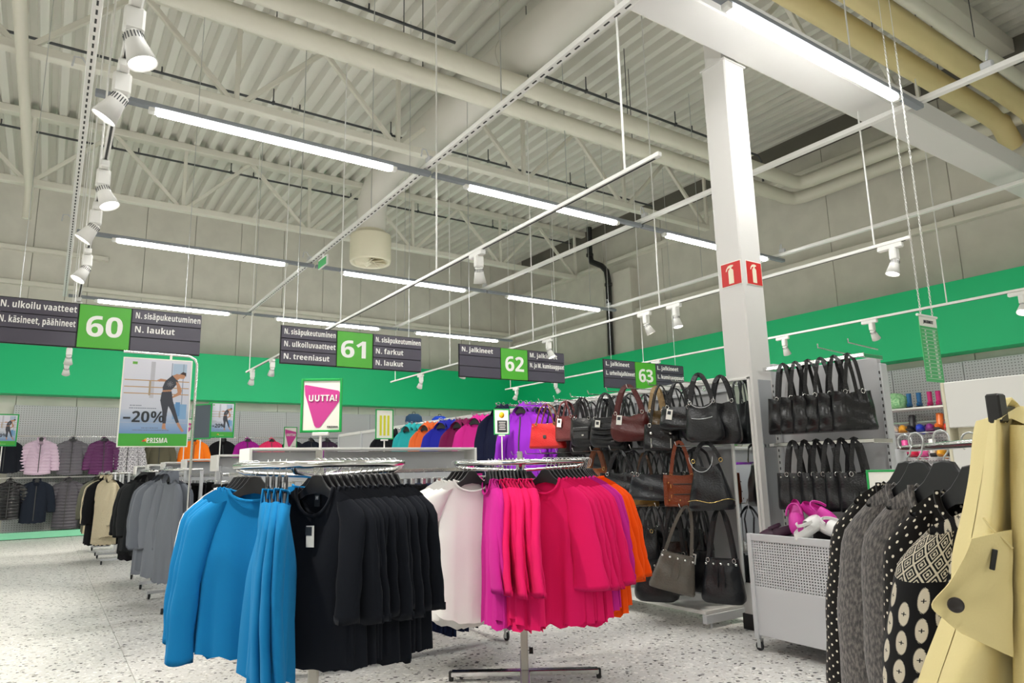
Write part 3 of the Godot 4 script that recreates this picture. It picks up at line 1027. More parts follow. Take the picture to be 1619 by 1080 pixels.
func gondola(label: String, z: float, x0: float, x1: float, out := 0.3) -> Node3D:
	var t := thing("gondola", label, "gondola", Vector3((x0 + x1) / 2, 0, z))
	var w := x1 - x0
	var b := MB.new()
	for s in [-1, 1]:
		b.box(Vector3(s * (w / 2 - 0.012), 1.41, 0), Vector3(0.024, 0.15, 0.3), Basis.IDENTITY, 0.003)
	b.box(Vector3(0, 1.478, 0), Vector3(w - 0.05, 0.018, 0.3), Basis.IDENTITY, 0.003)
	obj("top_box", b.done(), M.white, t)
	obj("back_panel", one_box(Vector3(0, 0.82, 0), Vector3(w - 0.1, 1.28, 0.04), 0.004), M.grey_metal, t)
	for s in [-1, 1]:
		b = MB.new()
		b.box(Vector3(s * (w / 2 - 0.05), 0.74, 0), Vector3(0.05, 1.3, 0.06), Basis.IDENTITY, 0.004)
		obj("upright", b.done(), M.grey_metal, t)
		b = MB.new()
		b.box(Vector3(s * (w / 2 - 0.05), 0.115, 0), Vector3(0.05, 0.06, 0.1 + out * 2.0), Basis.IDENTITY, 0.004)
		obj("foot", b.done(), M.grey_metal, t)
		for q in [-1, 1]:
			caster(t, Vector3(s * (w / 2 - 0.05), 0, q * (out + 0.02)))
	for q in [-1, 1]:
		b = MB.new()
		b.box(Vector3(0, 1.3, q * out), Vector3(w - 0.06, 0.028, 0.014), Basis.IDENTITY, 0.004)
		for s in [-1, 1]:
			b.box(Vector3(s * (w / 2 - 0.08), 1.3, q * out * 0.5), Vector3(0.014, 0.028, out))
		obj("hanging_bar", b.done(), M.chrome, t)
	return t

func bar_on_wall(label: String, a: Vector3, c: Vector3, out: Vector3):
	var t := thing("hanging_bar", label, "clothes bar", a)
	var b := MB.new()
	b.bar(Vector3.ZERO, c - a, 0.014, 0.03, 0.003)
	obj("bar", b.done(), M.chrome, t)
	var n := int(a.distance_to(c) / 1.25) + 1
	for i in n + 1:
		b = MB.new()
		var p := (c - a) * (float(i) / n)
		b.bar(p, p - out, 0.01, 0.03)
		obj("bracket", b.done(), M.grey_metal, t)

func furniture():
	square_rack("chrome square garment rack with the blue and black tops", Vector3(1.1, 0, -3.305), 0.4, FACE)
	square_rack("chrome square garment rack with the white, pink and orange tops", Vector3(2.6, 0, -3.77), 0.42, FACE)
	var ord := ["nearest low white gondola just behind the two garment racks", "second low white gondola from the front", "third low white gondola from the front", "fourth low white gondola from the front", "fifth low white gondola from the front", "low white gondola nearest the back wall"]
	for i in 6:
		gondola(ord[i], -5.3 - 1.75 * i, 1.2 if i == 0 else 1.32, 3.1, 0.62 if i == 0 else 0.3)
	# the handbag wall along the aisle
	var t := thing("display_wall", "long grey shelving wall hung with handbags and bright tops", "display wall", Vector3(5.06, 0, 0))
	for i in 8:
		obj("back_panel", one_box(Vector3(0, 1.08, -4.55 - 1.25 * i), Vector3(0.04, 1.9, 1.22), 0.004), M.peg, t)
	for i in 9:
		obj("upright", one_box(Vector3(-0.01, 1.03, -3.93 - 1.25 * i), Vector3(0.07, 2.06, 0.04), 0.004), M.grey_metal, t)
		var b := MB.new()
		b.box(Vector3(-0.3, 0.075, -3.95 - 1.25 * i), Vector3(0.55, 0.07, 0.045), Basis.IDENTITY, 0.004)
		b.tube([Vector3(-0.5, 0.0, -3.95 - 1.25 * i), Vector3(-0.5, 0.05, -3.95 - 1.25 * i)], 0.012, 8)
		obj("foot", b.done(), M.grey_metal, t)
	for i in 8:
		obj("base_shelf", one_box(Vector3(-0.29, 0.125, -4.55 - 1.25 * i), Vector3(0.56, 0.03, 1.22), 0.004), M.white, t)
		obj("top_cap", one_box(Vector3(0, 2.05, -4.55 - 1.25 * i), Vector3(0.07, 0.05, 1.24), 0.004), M.white, t)
	for y in [1.95, 1.44, 0.93]:
		for i in 3:
			obj("support_bar", one_box(Vector3(-0.04, y, -4.55 - 1.25 * i), Vector3(0.02, 0.03, 1.2), 0.003), M.grey_metal, t)
	# the white panel with bars in front of the shoe wall
	t = thing("display_fixture", "grey end panel with two chrome bars of black totes", "display panel", Vector3(5.2, 0, -3.1))
	obj("panel", one_box(Vector3(0, 1.1, -0.03), Vector3(0.05, 1.95, 0.88), 0.006), M.peg, t)
	obj("base", one_box(Vector3(0.0, 0.075, -0.03), Vector3(0.3, 0.13, 0.86), 0.005), M.white, t)
	for s in [-1, 1]:
		obj("upright", one_box(Vector3(-0.01, 1.08 if s < 0 else 1.02, -0.03 + s * 0.46), Vector3(0.09, 2.12 if s < 0 else 2.0, 0.05 if s < 0 else 0.03), 0.005), M.grey_metal, t)
		var h := MB.new()
		for i in 34:
			h.box(Vector3(-0.057, 0.3 + 0.05 * i, -0.03 + s * 0.46), Vector3(0.004, 0.022, 0.008))
		obj("slots", h.done(), M.slot, t).set_meta("kind", "stuff")
	for y in [2.06, 1.44]:
		var b := MB.new()
		b.box(Vector3(-0.33, y, 0.05), Vector3(0.014, 0.03, 0.86), Basis.IDENTITY, 0.003)
		for s in [-1, 1]:
			b.box(Vector3(-0.18, y, 0.05 + s * 0.4), Vector3(0.3, 0.03, 0.012), Basis.IDENTITY, 0.002)
		obj("bar", b.done(), M.chrome, t)
	for s in [0.18, 0.42]:
		var b := MB.new()
		b.tube([Vector3(-0.02, 2.13, s), Vector3(-0.42, 2.15, s), Vector3(-0.42, 2.18, s)], 0.005, 6)
		obj("prong", b.done(), M.chrome, t)
	# perforated bin on wheels
	t = thing("sale_bin", "light grey perforated metal bin on wheels full of clogs", "sale bin", Vector3(4.29, 0, -3.3), -3)
	var L := 0.95
	var b := MB.new()
	b.box(Vector3(0.0, 0.27, L / 2), Vector3(0.008, 0.33, L), Basis.IDENTITY, 0.002)
	b.box(Vector3(0.0, 0.775, L / 2), Vector3(0.022, 0.05, L), Basis.IDENTITY, 0.004)
	obj("front_panel", b.done(), M.grey_metal, t)
	b = MB.new()
	var nz := 42
	var dz := (L - 0.06) / nz
	for i in nz + 1:
		b.box(Vector3(0, 0.59, 0.03 + dz * i), Vector3(0.004, 0.33, dz * 0.52))
	for i in 18:
		b.box(Vector3(0, 0.434 + 0.0187 * i, L / 2), Vector3(0.0035, 0.0098, L))
	obj("perforated_sheet", b.done(), M.grey_metal, t)
	b = MB.new()
	b.box(Vector3(0.55, 0.44, L / 2), Vector3(0.008, 0.7, L), Basis.IDENTITY, 0.002)
	obj("rear_panel", b.done(), M.grey_metal, t)
	for s in [0.0, L]:
		obj("side_panel", one_box(Vector3(0.28, 0.44, s), Vector3(0.55, 0.7, 0.008), 0.002), M.grey_metal, t)
	obj("false_floor", one_box(Vector3(0.28, 0.42, L / 2), Vector3(0.53, 0.01, L - 0.03)), M.grey_metal, t)
	for q in [[0, 0], [0, 1], [1, 0], [1, 1]]:
		obj("leg", one_box(Vector3(0.55 * q[0], 0.44, L * q[1]), Vector3(0.035, 0.72, 0.035), 0.004), M.grey_metal, t)
		caster(t, Vector3(0.55 * q[0], 0.0, L * q[1] + 0.01))
	# chrome bars along the back wall
	bar_on_wall("upper chrome clothes bar on the back wall", Vector3(-1.2, 2.25, -18.95), Vector3(11.5, 2.25, -18.95), Vector3(0, 0, 0.64))
	bar_on_wall("lower chrome clothes bar on the back wall", Vector3(-1.2, 1.33, -18.95), Vector3(11.5, 1.33, -18.95), Vector3(0, 0, 0.64))
	for i in 5:
		tag(obj("wall_plinth", one_box(Vector3(0.25 + 2.5 * i, 0.08, -19.05), Vector3(2.48, 0.14, 0.45), 0.006), hexm("7fc9a4", 0.15)), "pale green glossy plinth shelf along the back wall, %s from the left" % NUM[i], "plinth", "plinth shelves of the back wall")

# ---- garments -------------------------------------------------------------------------------
# Local axes: the hanger's hook is at the origin, y down the garment, +z is its front.

var gcache := {}

func hanger_parts(parent: Node3D, w: float, drop: float):
	var key := "hanger%.2f" % w
	if not gcache.has(key):
		var b := MB.new()
		var p := PackedVector2Array()
		var up := [[0.0, -0.052], [0.022, -0.056], [0.034, -0.075], [0.055, -0.1], [w * 0.55, -0.133], [w * 0.9, -0.16], [w, -0.174]]
		var dn := [[w * 0.99, -0.186], [w * 0.86, -0.181], [w * 0.5, -0.157], [0.05, -0.135], [0.0, -0.127]]
		for q in up: p.append(Vector2(q[0], q[1]))
		for q in dn: p.append(Vector2(q[0], q[1]))
		for i in range(dn.size() - 2, -1, -1): p.append(Vector2(-dn[i][0], dn[i][1]))
		for i in range(up.size() - 1, 0, -1): p.append(Vector2(-up[i][0], up[i][1]))
		b.prism(p, -0.008, 0.008)
		# raised rim along the upper edge
		var l := []
		for i in range(up.size() - 1, 0, -1): l.append(Vector3(-up[i][0], up[i][1], 0))
		for q in up: l.append(Vector3(q[0], q[1], 0))
		b.tube(l, 0.0085, 6, true, -1.0, 0.55)
		var h := MB.new()
		var pts := []
		for i in 13:
			var a := PI * 1.25 - PI * 1.3 * i / 12.0
			pts.append(Vector3(cos(a) * 0.021, sin(a) * 0.021 + 0.0, 0))
		pts.append(Vector3(0.012, -0.03, 0)); pts.append(Vector3(0, -0.042, 0)); pts.append(Vector3(0, -0.056, 0))
		h.tube(pts, 0.0022, 6)
		gcache[key] = [b.done(), h.done()]
	obj("arms", gcache[key][0], M.hanger, parent)
	obj("hook", gcache[key][1], M.wire, parent)

# g: sw half shoulder, hw half hem, L length, d half depth, sl sleeve length, slw sleeve half width, nk neck depth, nw neck half width, fold, quilt, hood, open, seed
func garment_meshes(g: Dictionary) -> Array:
	var r := RandomNumberGenerator.new()
	r.seed = g.get("seed", 1)
	var sw: float = g.get("sw", 0.2)
	var hw: float = g.get("hw", 0.24)
	var ln: float = g.get("L", 0.66)
	var d: float = g.get("d", 0.05)
	var nk: float = g.get("nk", 0.1)
	var nw: float = g.get("nw", 0.085)
	var fold: float = g.get("fold", 0.014)
	var quilt: float = g.get("quilt", 0.0)
	var hemc: float = g.get("hem", 0.02)
	var drop := 0.055
	var y0 := -0.105         # the neck point of the shoulder below the hook
	var out := []
	var n := 44
	var rowsn := 30 if quilt == 0.0 else 64
	var ph := []
	for i in 10:
		ph.append(r.randf() * TAU)
	var kf := r.randf_range(2.6, 4.2)
	var lean := r.randf_range(-0.02, 0.02)
	var rows := []
	var uvs := []
	for iv in rowsn + 1:
		var vv := float(iv) / rowsn
		var ring := PackedVector3Array()
		var uvr := PackedVector2Array()
		for iu in n:
			var a := TAU * iu / n
			var s := cos(a)
			var front := sin(a) >= 0.0
			s = signf(s) * pow(absf(s), 0.8)
			var xt := s * sw
			var ax := absf(xt)
			var yt := y0 - clampf((ax - nw) / (sw - nw), 0.0, 1.0) * drop - 0.02 * pow(clampf((ax - sw * 0.85) / (sw * 0.15), 0, 1), 2.0)
			if ax < nw:
				var q := sqrt(maxf(0.0, 1.0 - (ax / nw) * (ax / nw)))
				yt = y0 - (nk if front else 0.018) * q
			var wmid := lerpf(sw * 1.0, hw, pow(vv, 0.75))
			if vv < 0.35:
				wmid = lerpf(sw, sw * 0.97 + (hw - sw) * 0.3, vv / 0.35)
			var x := s * wmid
			var yb := y0 - ln + hemc * (1.0 - s * s) * (-1.0 if g.get("hem_down", true) else 1.0)
			var y := lerpf(yt, yb, vv)
			var dep := 0.013 + d * smoothstep(0.0, 0.45, vv)
			var z := dep * sin(a) * (0.9 + 0.1 * absf(sin(a)))
			var k := fold * pow(vv, 1.1) * (0.35 + 0.65 * absf(sin(a)))
			var fo := sin(s * kf * 3.1 + ph[0] + vv * 0.6) * 0.6 + sin(s * kf * 5.3 + ph[1] - vv * 0.9) * 0.32 + sin(s * kf * 9.0 + ph[2] + vv) * 0.14
			fo += 0.35 * sin(s * 6.0 + vv * 7.0 + ph[3]) * (1.0 - vv)
			z += k * fo + 0.25 * k * sin(ph[4] + s * 2.0)
			x += 0.5 * k * sin(s * kf * 4.0 + ph[5]) + lean * vv
			y += 0.4 * k * sin(s * kf * 4.3 + ph[6])
			if quilt > 0.0:
				z += quilt * (absf(sin(PI * (y - y0) / 0.07)) - 0.5) * sin(a)
			if g.get("open", 0.0) > 0.0 and front and absf(s) < 0.25:
				z -= g.open * (1.0 - absf(s) / 0.25) * vv
			ring.append(Vector3(x, y, z))
			uvr.append(Vector2((x + (0.0 if front else 0.37)), -y))
		rows.append(ring)
		uvs.append(uvr)
	var b := MB.new()
	for row in uvs:
		row.append(row[0])
	for row in rows:
		row.append(row[0])
	b.grid(rows, false, uvs)
	out.append(b.done())
	# sleeves
	var sl: float = g.get("sl", 0.5)
	var slw: float = g.get("slw", 0.07)
	for sd in [-1, 1]:
		if sl <= 0.0:
			out.append(null)
			continue
		b = MB.new()
		var m := 16
		var steps := int(clampf(sl / 0.03, 8, 22)) if quilt == 0.0 else int(sl / 0.0155)
		var top := Vector3(sd * (sw - 0.055), y0 - drop - 0.015, 0)
		var spread: float = g.get("spread", 0.1) + r.randf_range(-0.03, 0.04)
		var fwd: float = r.randf_range(-0.03, 0.05) + float(g.get("fwd", 0.0))
		rows = []
		uvs = []
		var p1 := r.randf() * TAU
		var elbow := r.randf_range(0.012, 0.03)
		for i in steps + 1:
			var f := float(i) / steps
			var bend := minf(1.0, f / 0.16)
			var c := top + Vector3(sd * (0.05 * sin(bend * PI / 2) + spread * pow(f, 1.1) + elbow * sin(f * PI)), -sl * f + 0.02 * (1.0 - bend), fwd * f + 0.02 * sin(f * PI))
			var wd := lerpf(g.get("slw0", 0.07), slw, smoothstep(0.0, 0.4, f)) * (1.0 + float(g.get("flare", 0.0)) * f * f)
			var th := lerpf(0.026, float(g.get("slt", 0.022)), f)
			wd *= lerpf(0.55, 1.0, minf(1.0, f / 0.08))
			var ring := PackedVector3Array()
			var uvr := PackedVector2Array()
			for j in m:
				var a := TAU * j / m
				var w1 := 1.0 + 0.05 * sin(f * 19.0 + p1 + a * 2.0) * smoothstep(0.1, 0.5, f)
				var qz := quilt * 0.8 * (absf(sin(PI * f * sl / 0.07)) - 0.5)
				ring.append(c + Vector3(cos(a) * wd * w1 + qz * cos(a), sin(a) * 0.012 * cos(a + 1.0), sin(a) * th * w1 + qz * sin(a)))
				uvr.append(Vector2(a / TAU * 0.3 + 0.1 * sd, f * sl))
			ring.append(ring[0])
			uvr.append(uvr[0] + Vector2(0.3, 0))
			rows.append(ring)
			uvs.append(uvr)
		b.grid(rows, false, uvs)
		if g.get("cuff", true):
			var last: PackedVector3Array = rows[-1]
			var inner := PackedVector3Array()
			for q in last: inner.append(q + Vector3(0, 0.03, 0))
			b.grid([last, inner], false)
		out.append(b.done())
	# neckband or collar
	if g.get("collar", 0.0) > 0.0:
		b = MB.new()
		rows = [PackedVector3Array(), PackedVector3Array(), PackedVector3Array()]
		for i in 21:
			var a := PI * 1.5 + (float(i) / 20.0 - 0.5) * TAU * 0.86
			var base := Vector3(cos(a) * nw * 1.02, y0 - (nk * 0.55 * maxf(0.0, sin(a))) - 0.01, sin(a) * 0.03 + 0.005)
			rows[0].append(base)
			rows[1].append(base * Vector3(1.08, 1, 1.3) + Vector3(0, float(g.collar) * 0.6, 0))
			rows[2].append(base * Vector3(0.95, 1, 1.2) + Vector3(0, float(g.collar), 0.004))
		b.grid(rows)
		out.append(b.done())
	elif g.get("hood", false):
		b = MB.new()
		rows = []
		for i in 9:
			var f := float(i) / 8.0
			var ring := PackedVector3Array()
			for j in 13:
				var t := PI * j / 12.0
				ring.append(Vector3(-cos(t) * nw * 1.25 * (1.0 - 0.35 * f), y0 + 0.01 + sin(t) * (0.09 - 0.02 * f) * (0.5 + f) - 0.05 * (1.0 - sin(t)) , 0.045 - f * 0.1))
			rows.append(ring)
		b.grid(rows)
		out.append(b.done())
	elif nk < 0.02:
		out.append(null)
	else:
		b = MB.new()
		var pts := []
		for i in 25:
			var a := PI + PI * i / 24.0
			pts.append(Vector3(cos(a) * nw, y0 + sin(a) * nk, 0.016 + 0.012 * absf(sin(a))))
		for i in 12:
			var a := PI * (i + 1) / 12.0
			pts.append(Vector3(cos(a) * nw, y0 - 0.018 * sin(a), -0.015 * sin(a)))
		b.tube(pts, 0.0055, 6, true, -1.0, 1.5)
		out.append(b.done())
	return out

func make_garment(called: String, g: Dictionary, m: Material, label: String, category: String, trim: Material = null) -> Node3D:
	var k := str(g)
	if not gcache.has(k):
		gcache[k] = garment_meshes(g)
	var ms: Array = gcache[k]
	var t := thing(called, label, category)
	t.set_meta("base", called)
	obj("body", ms[0], m, t)
	for i in [1, 2]:
		if ms[i]:
			obj("sleeve", ms[i], m, t)
	if ms[3]:
		obj("hood" if g.get("hood", false) else ("collar" if g.get("collar", 0.0) > 0.0 else "neckband"), ms[3], trim if trim else m, t)
	if g.get("zip", false):
		var b := MB.new()
		var pts := []
		for i in 10:
			var f := float(i) / 9.0
			pts.append(Vector3(0, -0.105 - g.get("nk", 0.1) * 0.9 - (g.get("L", 0.7) - g.get("nk", 0.1)) * f * 0.97, 0.02 + g.get("d", 0.05) * smoothstep(0.0, 0.45, f) + g.get("quilt", 0.0) * 0.5))
		b.strap(pts, Vector3.RIGHT, 0.014, 0.006)
		obj("zip", b.done(), M.slot, t)
	return t

func swing_tag(t: Node3D, x: float, y: float, z: float, s := 1.0):
	var o := obj("price_tag", one_box(Vector3(x, y, z), Vector3(0.042, 0.09, 0.002) * s), M.paper, t)
	o.rotation_degrees.z = rng.randf_range(-2, 2)
	obj("tag_print", one_box(Vector3(x, y + 0.022 * s, z + 0.0015), Vector3(0.034, 0.036, 0.001) * s), M.ink, t)

func hang(proto: Node3D, at: Vector3, yaw: float, label: String, group: String, hanger_label: String, sc := 1.0) -> Node3D:
	var o := dup(proto, at, yaw, label, group)
	o.scale = Vector3(sc, sc, sc)
	if hanger_label != "":
		if not gcache.has("hanger_node"):
			var h := thing("hanger", hanger_label, "hanger")
			h.set_meta("base", "hanger")
			hanger_parts(h, 0.18, 0.0)
			gcache.hanger_node = h
			h.position = at
			h.rotation_degrees.y = yaw
			h.set_meta("group", "black hangers")
		else:
			dup(gcache.hanger_node, at, yaw, hanger_label, "black hangers")
	return o

const NUM := ["first", "second", "third", "fourth", "fifth", "sixth", "seventh", "eighth", "ninth", "tenth", "eleventh", "twelfth", "thirteenth", "fourteenth", "fifteenth", "sixteenth", "seventeenth", "eighteenth"]

func rack_point(c: Vector3, side: float, toward: float) -> Vector3:
	# side: metres to the right as seen from the aisle, toward: metres towards the aisle
	return c + Vector3(0.8296 * side - VX * toward, 0, 0.558 * side - VZ * toward)

func series(protos: Array, c: Vector3, a: Vector2, e: Vector2, psi0: float, psi1: float, what: String, group: String, hl: String, jitter := 4.0):
	var n := protos.size()
	for i in n:
		var f := 0.0 if n == 1 else float(i) / (n - 1)
		var p := a.lerp(e, f)
		var at := rack_point(c, p.x, p.y)
		var o := hang(protos[i], at, FACE + lerpf(psi0, psi1, f) + rng.randf_range(-jitter, jitter), what % NUM[i], group, hl % NUM[i], 1.0 + rng.randf_range(-0.02, 0.02))
		o.scale.y *= rng.randf_range(0.965, 1.03) if i > 0 else 1.0

func park(p: Node3D) -> Node3D:
	# a pattern garment that only serves to be copied is taken out again at the end
	p.set_meta("pattern", true)
	return p

func clothes():
	var blue := fabric(Color("1779b4"))
	var white := fabric(Color("e9e7e3"))
	var navy := fabric(Color("15181f"), 0.35)
	var black := fabric(Color("101012"), 0.3)
	var pink := fabric(Color("e01c63"))
	var magenta := fabric(Color("c4268c"))
	var orange := fabric(Color("f2500c"))
	var pat := {}
	# prototypes (three shapes of each so that neighbours differ)
	for i in 3:
		pat["blue%d" % i] = park(make_garment("long_sleeved_top", {"sw": 0.205, "hw": 0.235, "L": 0.70, "sl": 0.66, "slw": 0.055, "nk": 0.055, "nw": 0.11, "d": 0.035, "fold": 0.024, "seed": 20 + i, "spread": 0.05}, blue, "-", "top"))
		pat["bluev%d" % i] = park(make_garment("long_sleeved_top", {"sw": 0.2, "hw": 0.23, "L": 0.72, "sl": 0.68, "slw": 0.06, "nk": 0.16, "nw": 0.085, "d": 0.045, "fold": 0.034, "seed": 30 + i, "spread": 0.03}, blue, "-", "top"))
		pat["navy%d" % i] = park(make_garment("navy_top", {"sw": 0.21, "hw": 0.235, "L": 0.72, "sl": 0.47, "slw": 0.062, "nk": 0.12, "nw": 0.1, "d": 0.03, "fold": 0.018, "seed": 40 + i, "spread": 0.025}, navy, "-", "top"))
		pat["white%d" % i] = park(make_garment("white_t_shirt", {"sw": 0.215, "hw": 0.24, "L": 0.8, "sl": 0.24, "slw": 0.085, "nk": 0.075, "nw": 0.12, "d": 0.03, "fold": 0.018, "seed": 50 + i, "spread": 0.06, "hem": 0.07}, white, "-", "t-shirt"))
		pat["pink%d" % i] = park(make_garment("pink_tunic", {"sw": 0.2, "hw": 0.25, "L": 0.82, "sl": 0.56, "slw": 0.08, "flare": 0.35, "nk": 0.09, "nw": 0.095, "d": 0.035, "fold": 0.034, "seed": 60 + i, "spread": 0.06}, pink, "-", "tunic"))
		pat["mag%d" % i] = park(make_garment("magenta_tunic", {"sw": 0.2, "hw": 0.25, "L": 0.82, "sl": 0.56, "slw": 0.08, "flare": 0.35, "nk": 0.09, "nw": 0.095, "d": 0.035, "fold": 0.034, "seed": 60 + i, "spread": 0.06}, magenta, "-", "tunic"))
		pat["or%d" % i] = park(make_garment("orange_tunic", {"sw": 0.2, "hw": 0.25, "L": 0.82, "sl": 0.56, "slw": 0.08, "flare": 0.35, "nk": 0.09, "nw": 0.095, "d": 0.035, "fold": 0.034, "seed": 60 + i, "spread": 0.06}, orange, "-", "tunic"))
	pat.whitelong = park(make_garment("white_long_top", {"sw": 0.205, "hw": 0.235, "L": 0.70, "sl": 0.68, "slw": 0.06, "nk": 0.055, "nw": 0.11, "d": 0.035, "fold": 0.02, "seed": 27, "spread": 0.08}, white, "-", "top"))
	# left rack
	var c := Vector3(1.1, 1.34, -3.305)
	series([pat.blue0, pat.blue1, pat.blue2, pat.blue1, pat.whitelong], c, Vector2(-0.26, 0.13), Vector2(-0.45, -0.16), 6, 0, "bright blue long-sleeved top on the left rack, %s of the front-facing ones from the front", "blue and white tops on the left rack", "black hanger of the %s front-facing blue top on the left rack", 1.5)
	series([pat.bluev0, pat.bluev1, pat.bluev2, pat.bluev0], c, Vector2(-0.165, 0.24), Vector2(-0.045, 0.355), -70, -74, "bright blue scoop-neck top turned sideways on the left rack, %s from the left", "blue tops turned sideways on the left rack", "black hanger of the %s sideways blue top on the left rack", 3.0)
	var line := []
	for i in 14:
		line.append(pat["navy%d" % [0, 1, 2, 1, 0, 2][i % 6]])
	series(line, c, Vector2(0.085, 0.34), Vector2(0.36, -0.0), -26, -38, "dark navy three-quarter sleeve top on the left rack, %s from the front", "dark navy tops on the left rack", "black hanger of the %s dark navy top on the left rack", 2.5)
	series([pat.blue2, pat.whitelong, pat.blue0, pat.blue1], c, Vector2(0.2, -0.24), Vector2(-0.12, -0.34), 140, 190, "top on the far side of the left rack, %s from the right", "tops on the far side of the left rack", "black hanger on the far side of the left rack, %s from the right", 3.0)
	# right rack
	c = Vector3(2.6, 1.34, -3.77)
	series([pat.white0, pat.white1, pat.white2, pat.white1, pat.white0], c, Vector2(-0.31, 0.16), Vector2(-0.44, -0.12), 22, 12, "white short-sleeved t-shirt on the right rack, %s from the front", "white t-shirts on the right rack", "black hanger of the %s white t-shirt on the right rack", 2.0)
	series([pat.mag0, pat.mag1, pat.mag2, pat.pink0, pat.pink1, pat.pink2, pat.pink1, pat.pink0, pat.pink2, pat.pink1, pat.pink0], c, Vector2(-0.2, 0.22), Vector2(0.02, 0.37), -76, -72, "pink tunic seen edge-on at the near corner of the right rack, %s from the left", "edge-on pink tunics of the right rack", "black hanger of the %s edge-on pink tunic", 4.0)
	series([pat.pink0, pat.pink1, pat.pink2, pat.pink0, pat.pink1, pat.pink2, pat.pink1, pat.pink0, pat.mag1, pat.mag2], c, Vector2(0.15, 0.34), Vector2(0.385, 0.08), -24, -24, "tunic in the pink to orange row of the right rack, %s from the front", "pink to orange tunics of the right rack", "black hanger in the pink to orange row, %s from the front", 3.0)
	series([pat.or0, pat.or1, pat.or2, pat.or0, pat.or1], c, Vector2(0.40, 0.05), Vector2(0.47, -0.16), -20, -2, "orange tunic at the right side of the right rack, %s from the front", "orange tunics of the right rack", "black hanger of the %s orange tunic", 3.0)
	series([pat.navy0, pat.blue1, pat.navy2], c, Vector2(0.25, -0.25), Vector2(-0.15, -0.33), 140, 190, "top on the far side of the right rack, %s from the right", "tops on the far side of the right rack", "black hanger on the far side of the right rack, %s from the right", 3.0)
	# tags on the two front-most tops
	for o in get_children():
		if o.has_meta("label"):
			var s: String = o.get_meta("label")
			if s.begins_with("dark navy") and s.ends_with("first from the front"):
				swing_tag(o, 0.0, -0.31, 0.042)
				o.set_meta("label", "dark navy top with a white price tag, front-most on the left rack")
				var nb := obj("neck_label", one_box(Vector3(0, -0.16, -0.006), Vector3(0.03, 0.055, 0.002)), M.black, o)
				text("H", 0.016, o, Vector3(0, -0.15, -0.004), M.grey_metal, true, 1, 0.001)
			elif s.begins_with("tunic in the pink") and s.ends_with("row of the right rack, first from the front"):
				swing_tag(o, -0.07, -0.3, 0.066)
				o.set_meta("label", "pink tunic with a price tag, front-most of the pink to orange row")
	for o in get_children():
		if o.has_meta("label"):
			var s: String = o.get_meta("label")
			if s == "bright blue long-sleeved top on the left rack, fifth of the front-facing ones from the front":
				o.set_meta("label", "white long-sleeved top behind the blue ones at the left of the left rack")
			if s.begins_with("pink tunic seen edge-on") and (s.ends_with("first from the left") or s.ends_with("second from the left") or s.ends_with("third from the left")):
				o.set_meta("label", s.replace("pink tunic", "magenta tunic"))
			if s.begins_with("tunic in the pink"):
				for q in [["ninth", "magenta tunic"], ["tenth", "magenta tunic"]]:
					if s.contains(q[0]):
						o.set_meta("label", s.replace("tunic in", q[1] + " in"))
				if str(o.get_meta("label")) == s:
					o.set_meta("label", s.replace("tunic in", "pink tunic in"))
	trousers()
	back_wall_jackets()
	aisle_end_coats()
	bright_row()
	for o in get_children():
		if o.has_meta("pattern") and o.get_meta("label") == "-":
			remove_child(o)
			o.free()

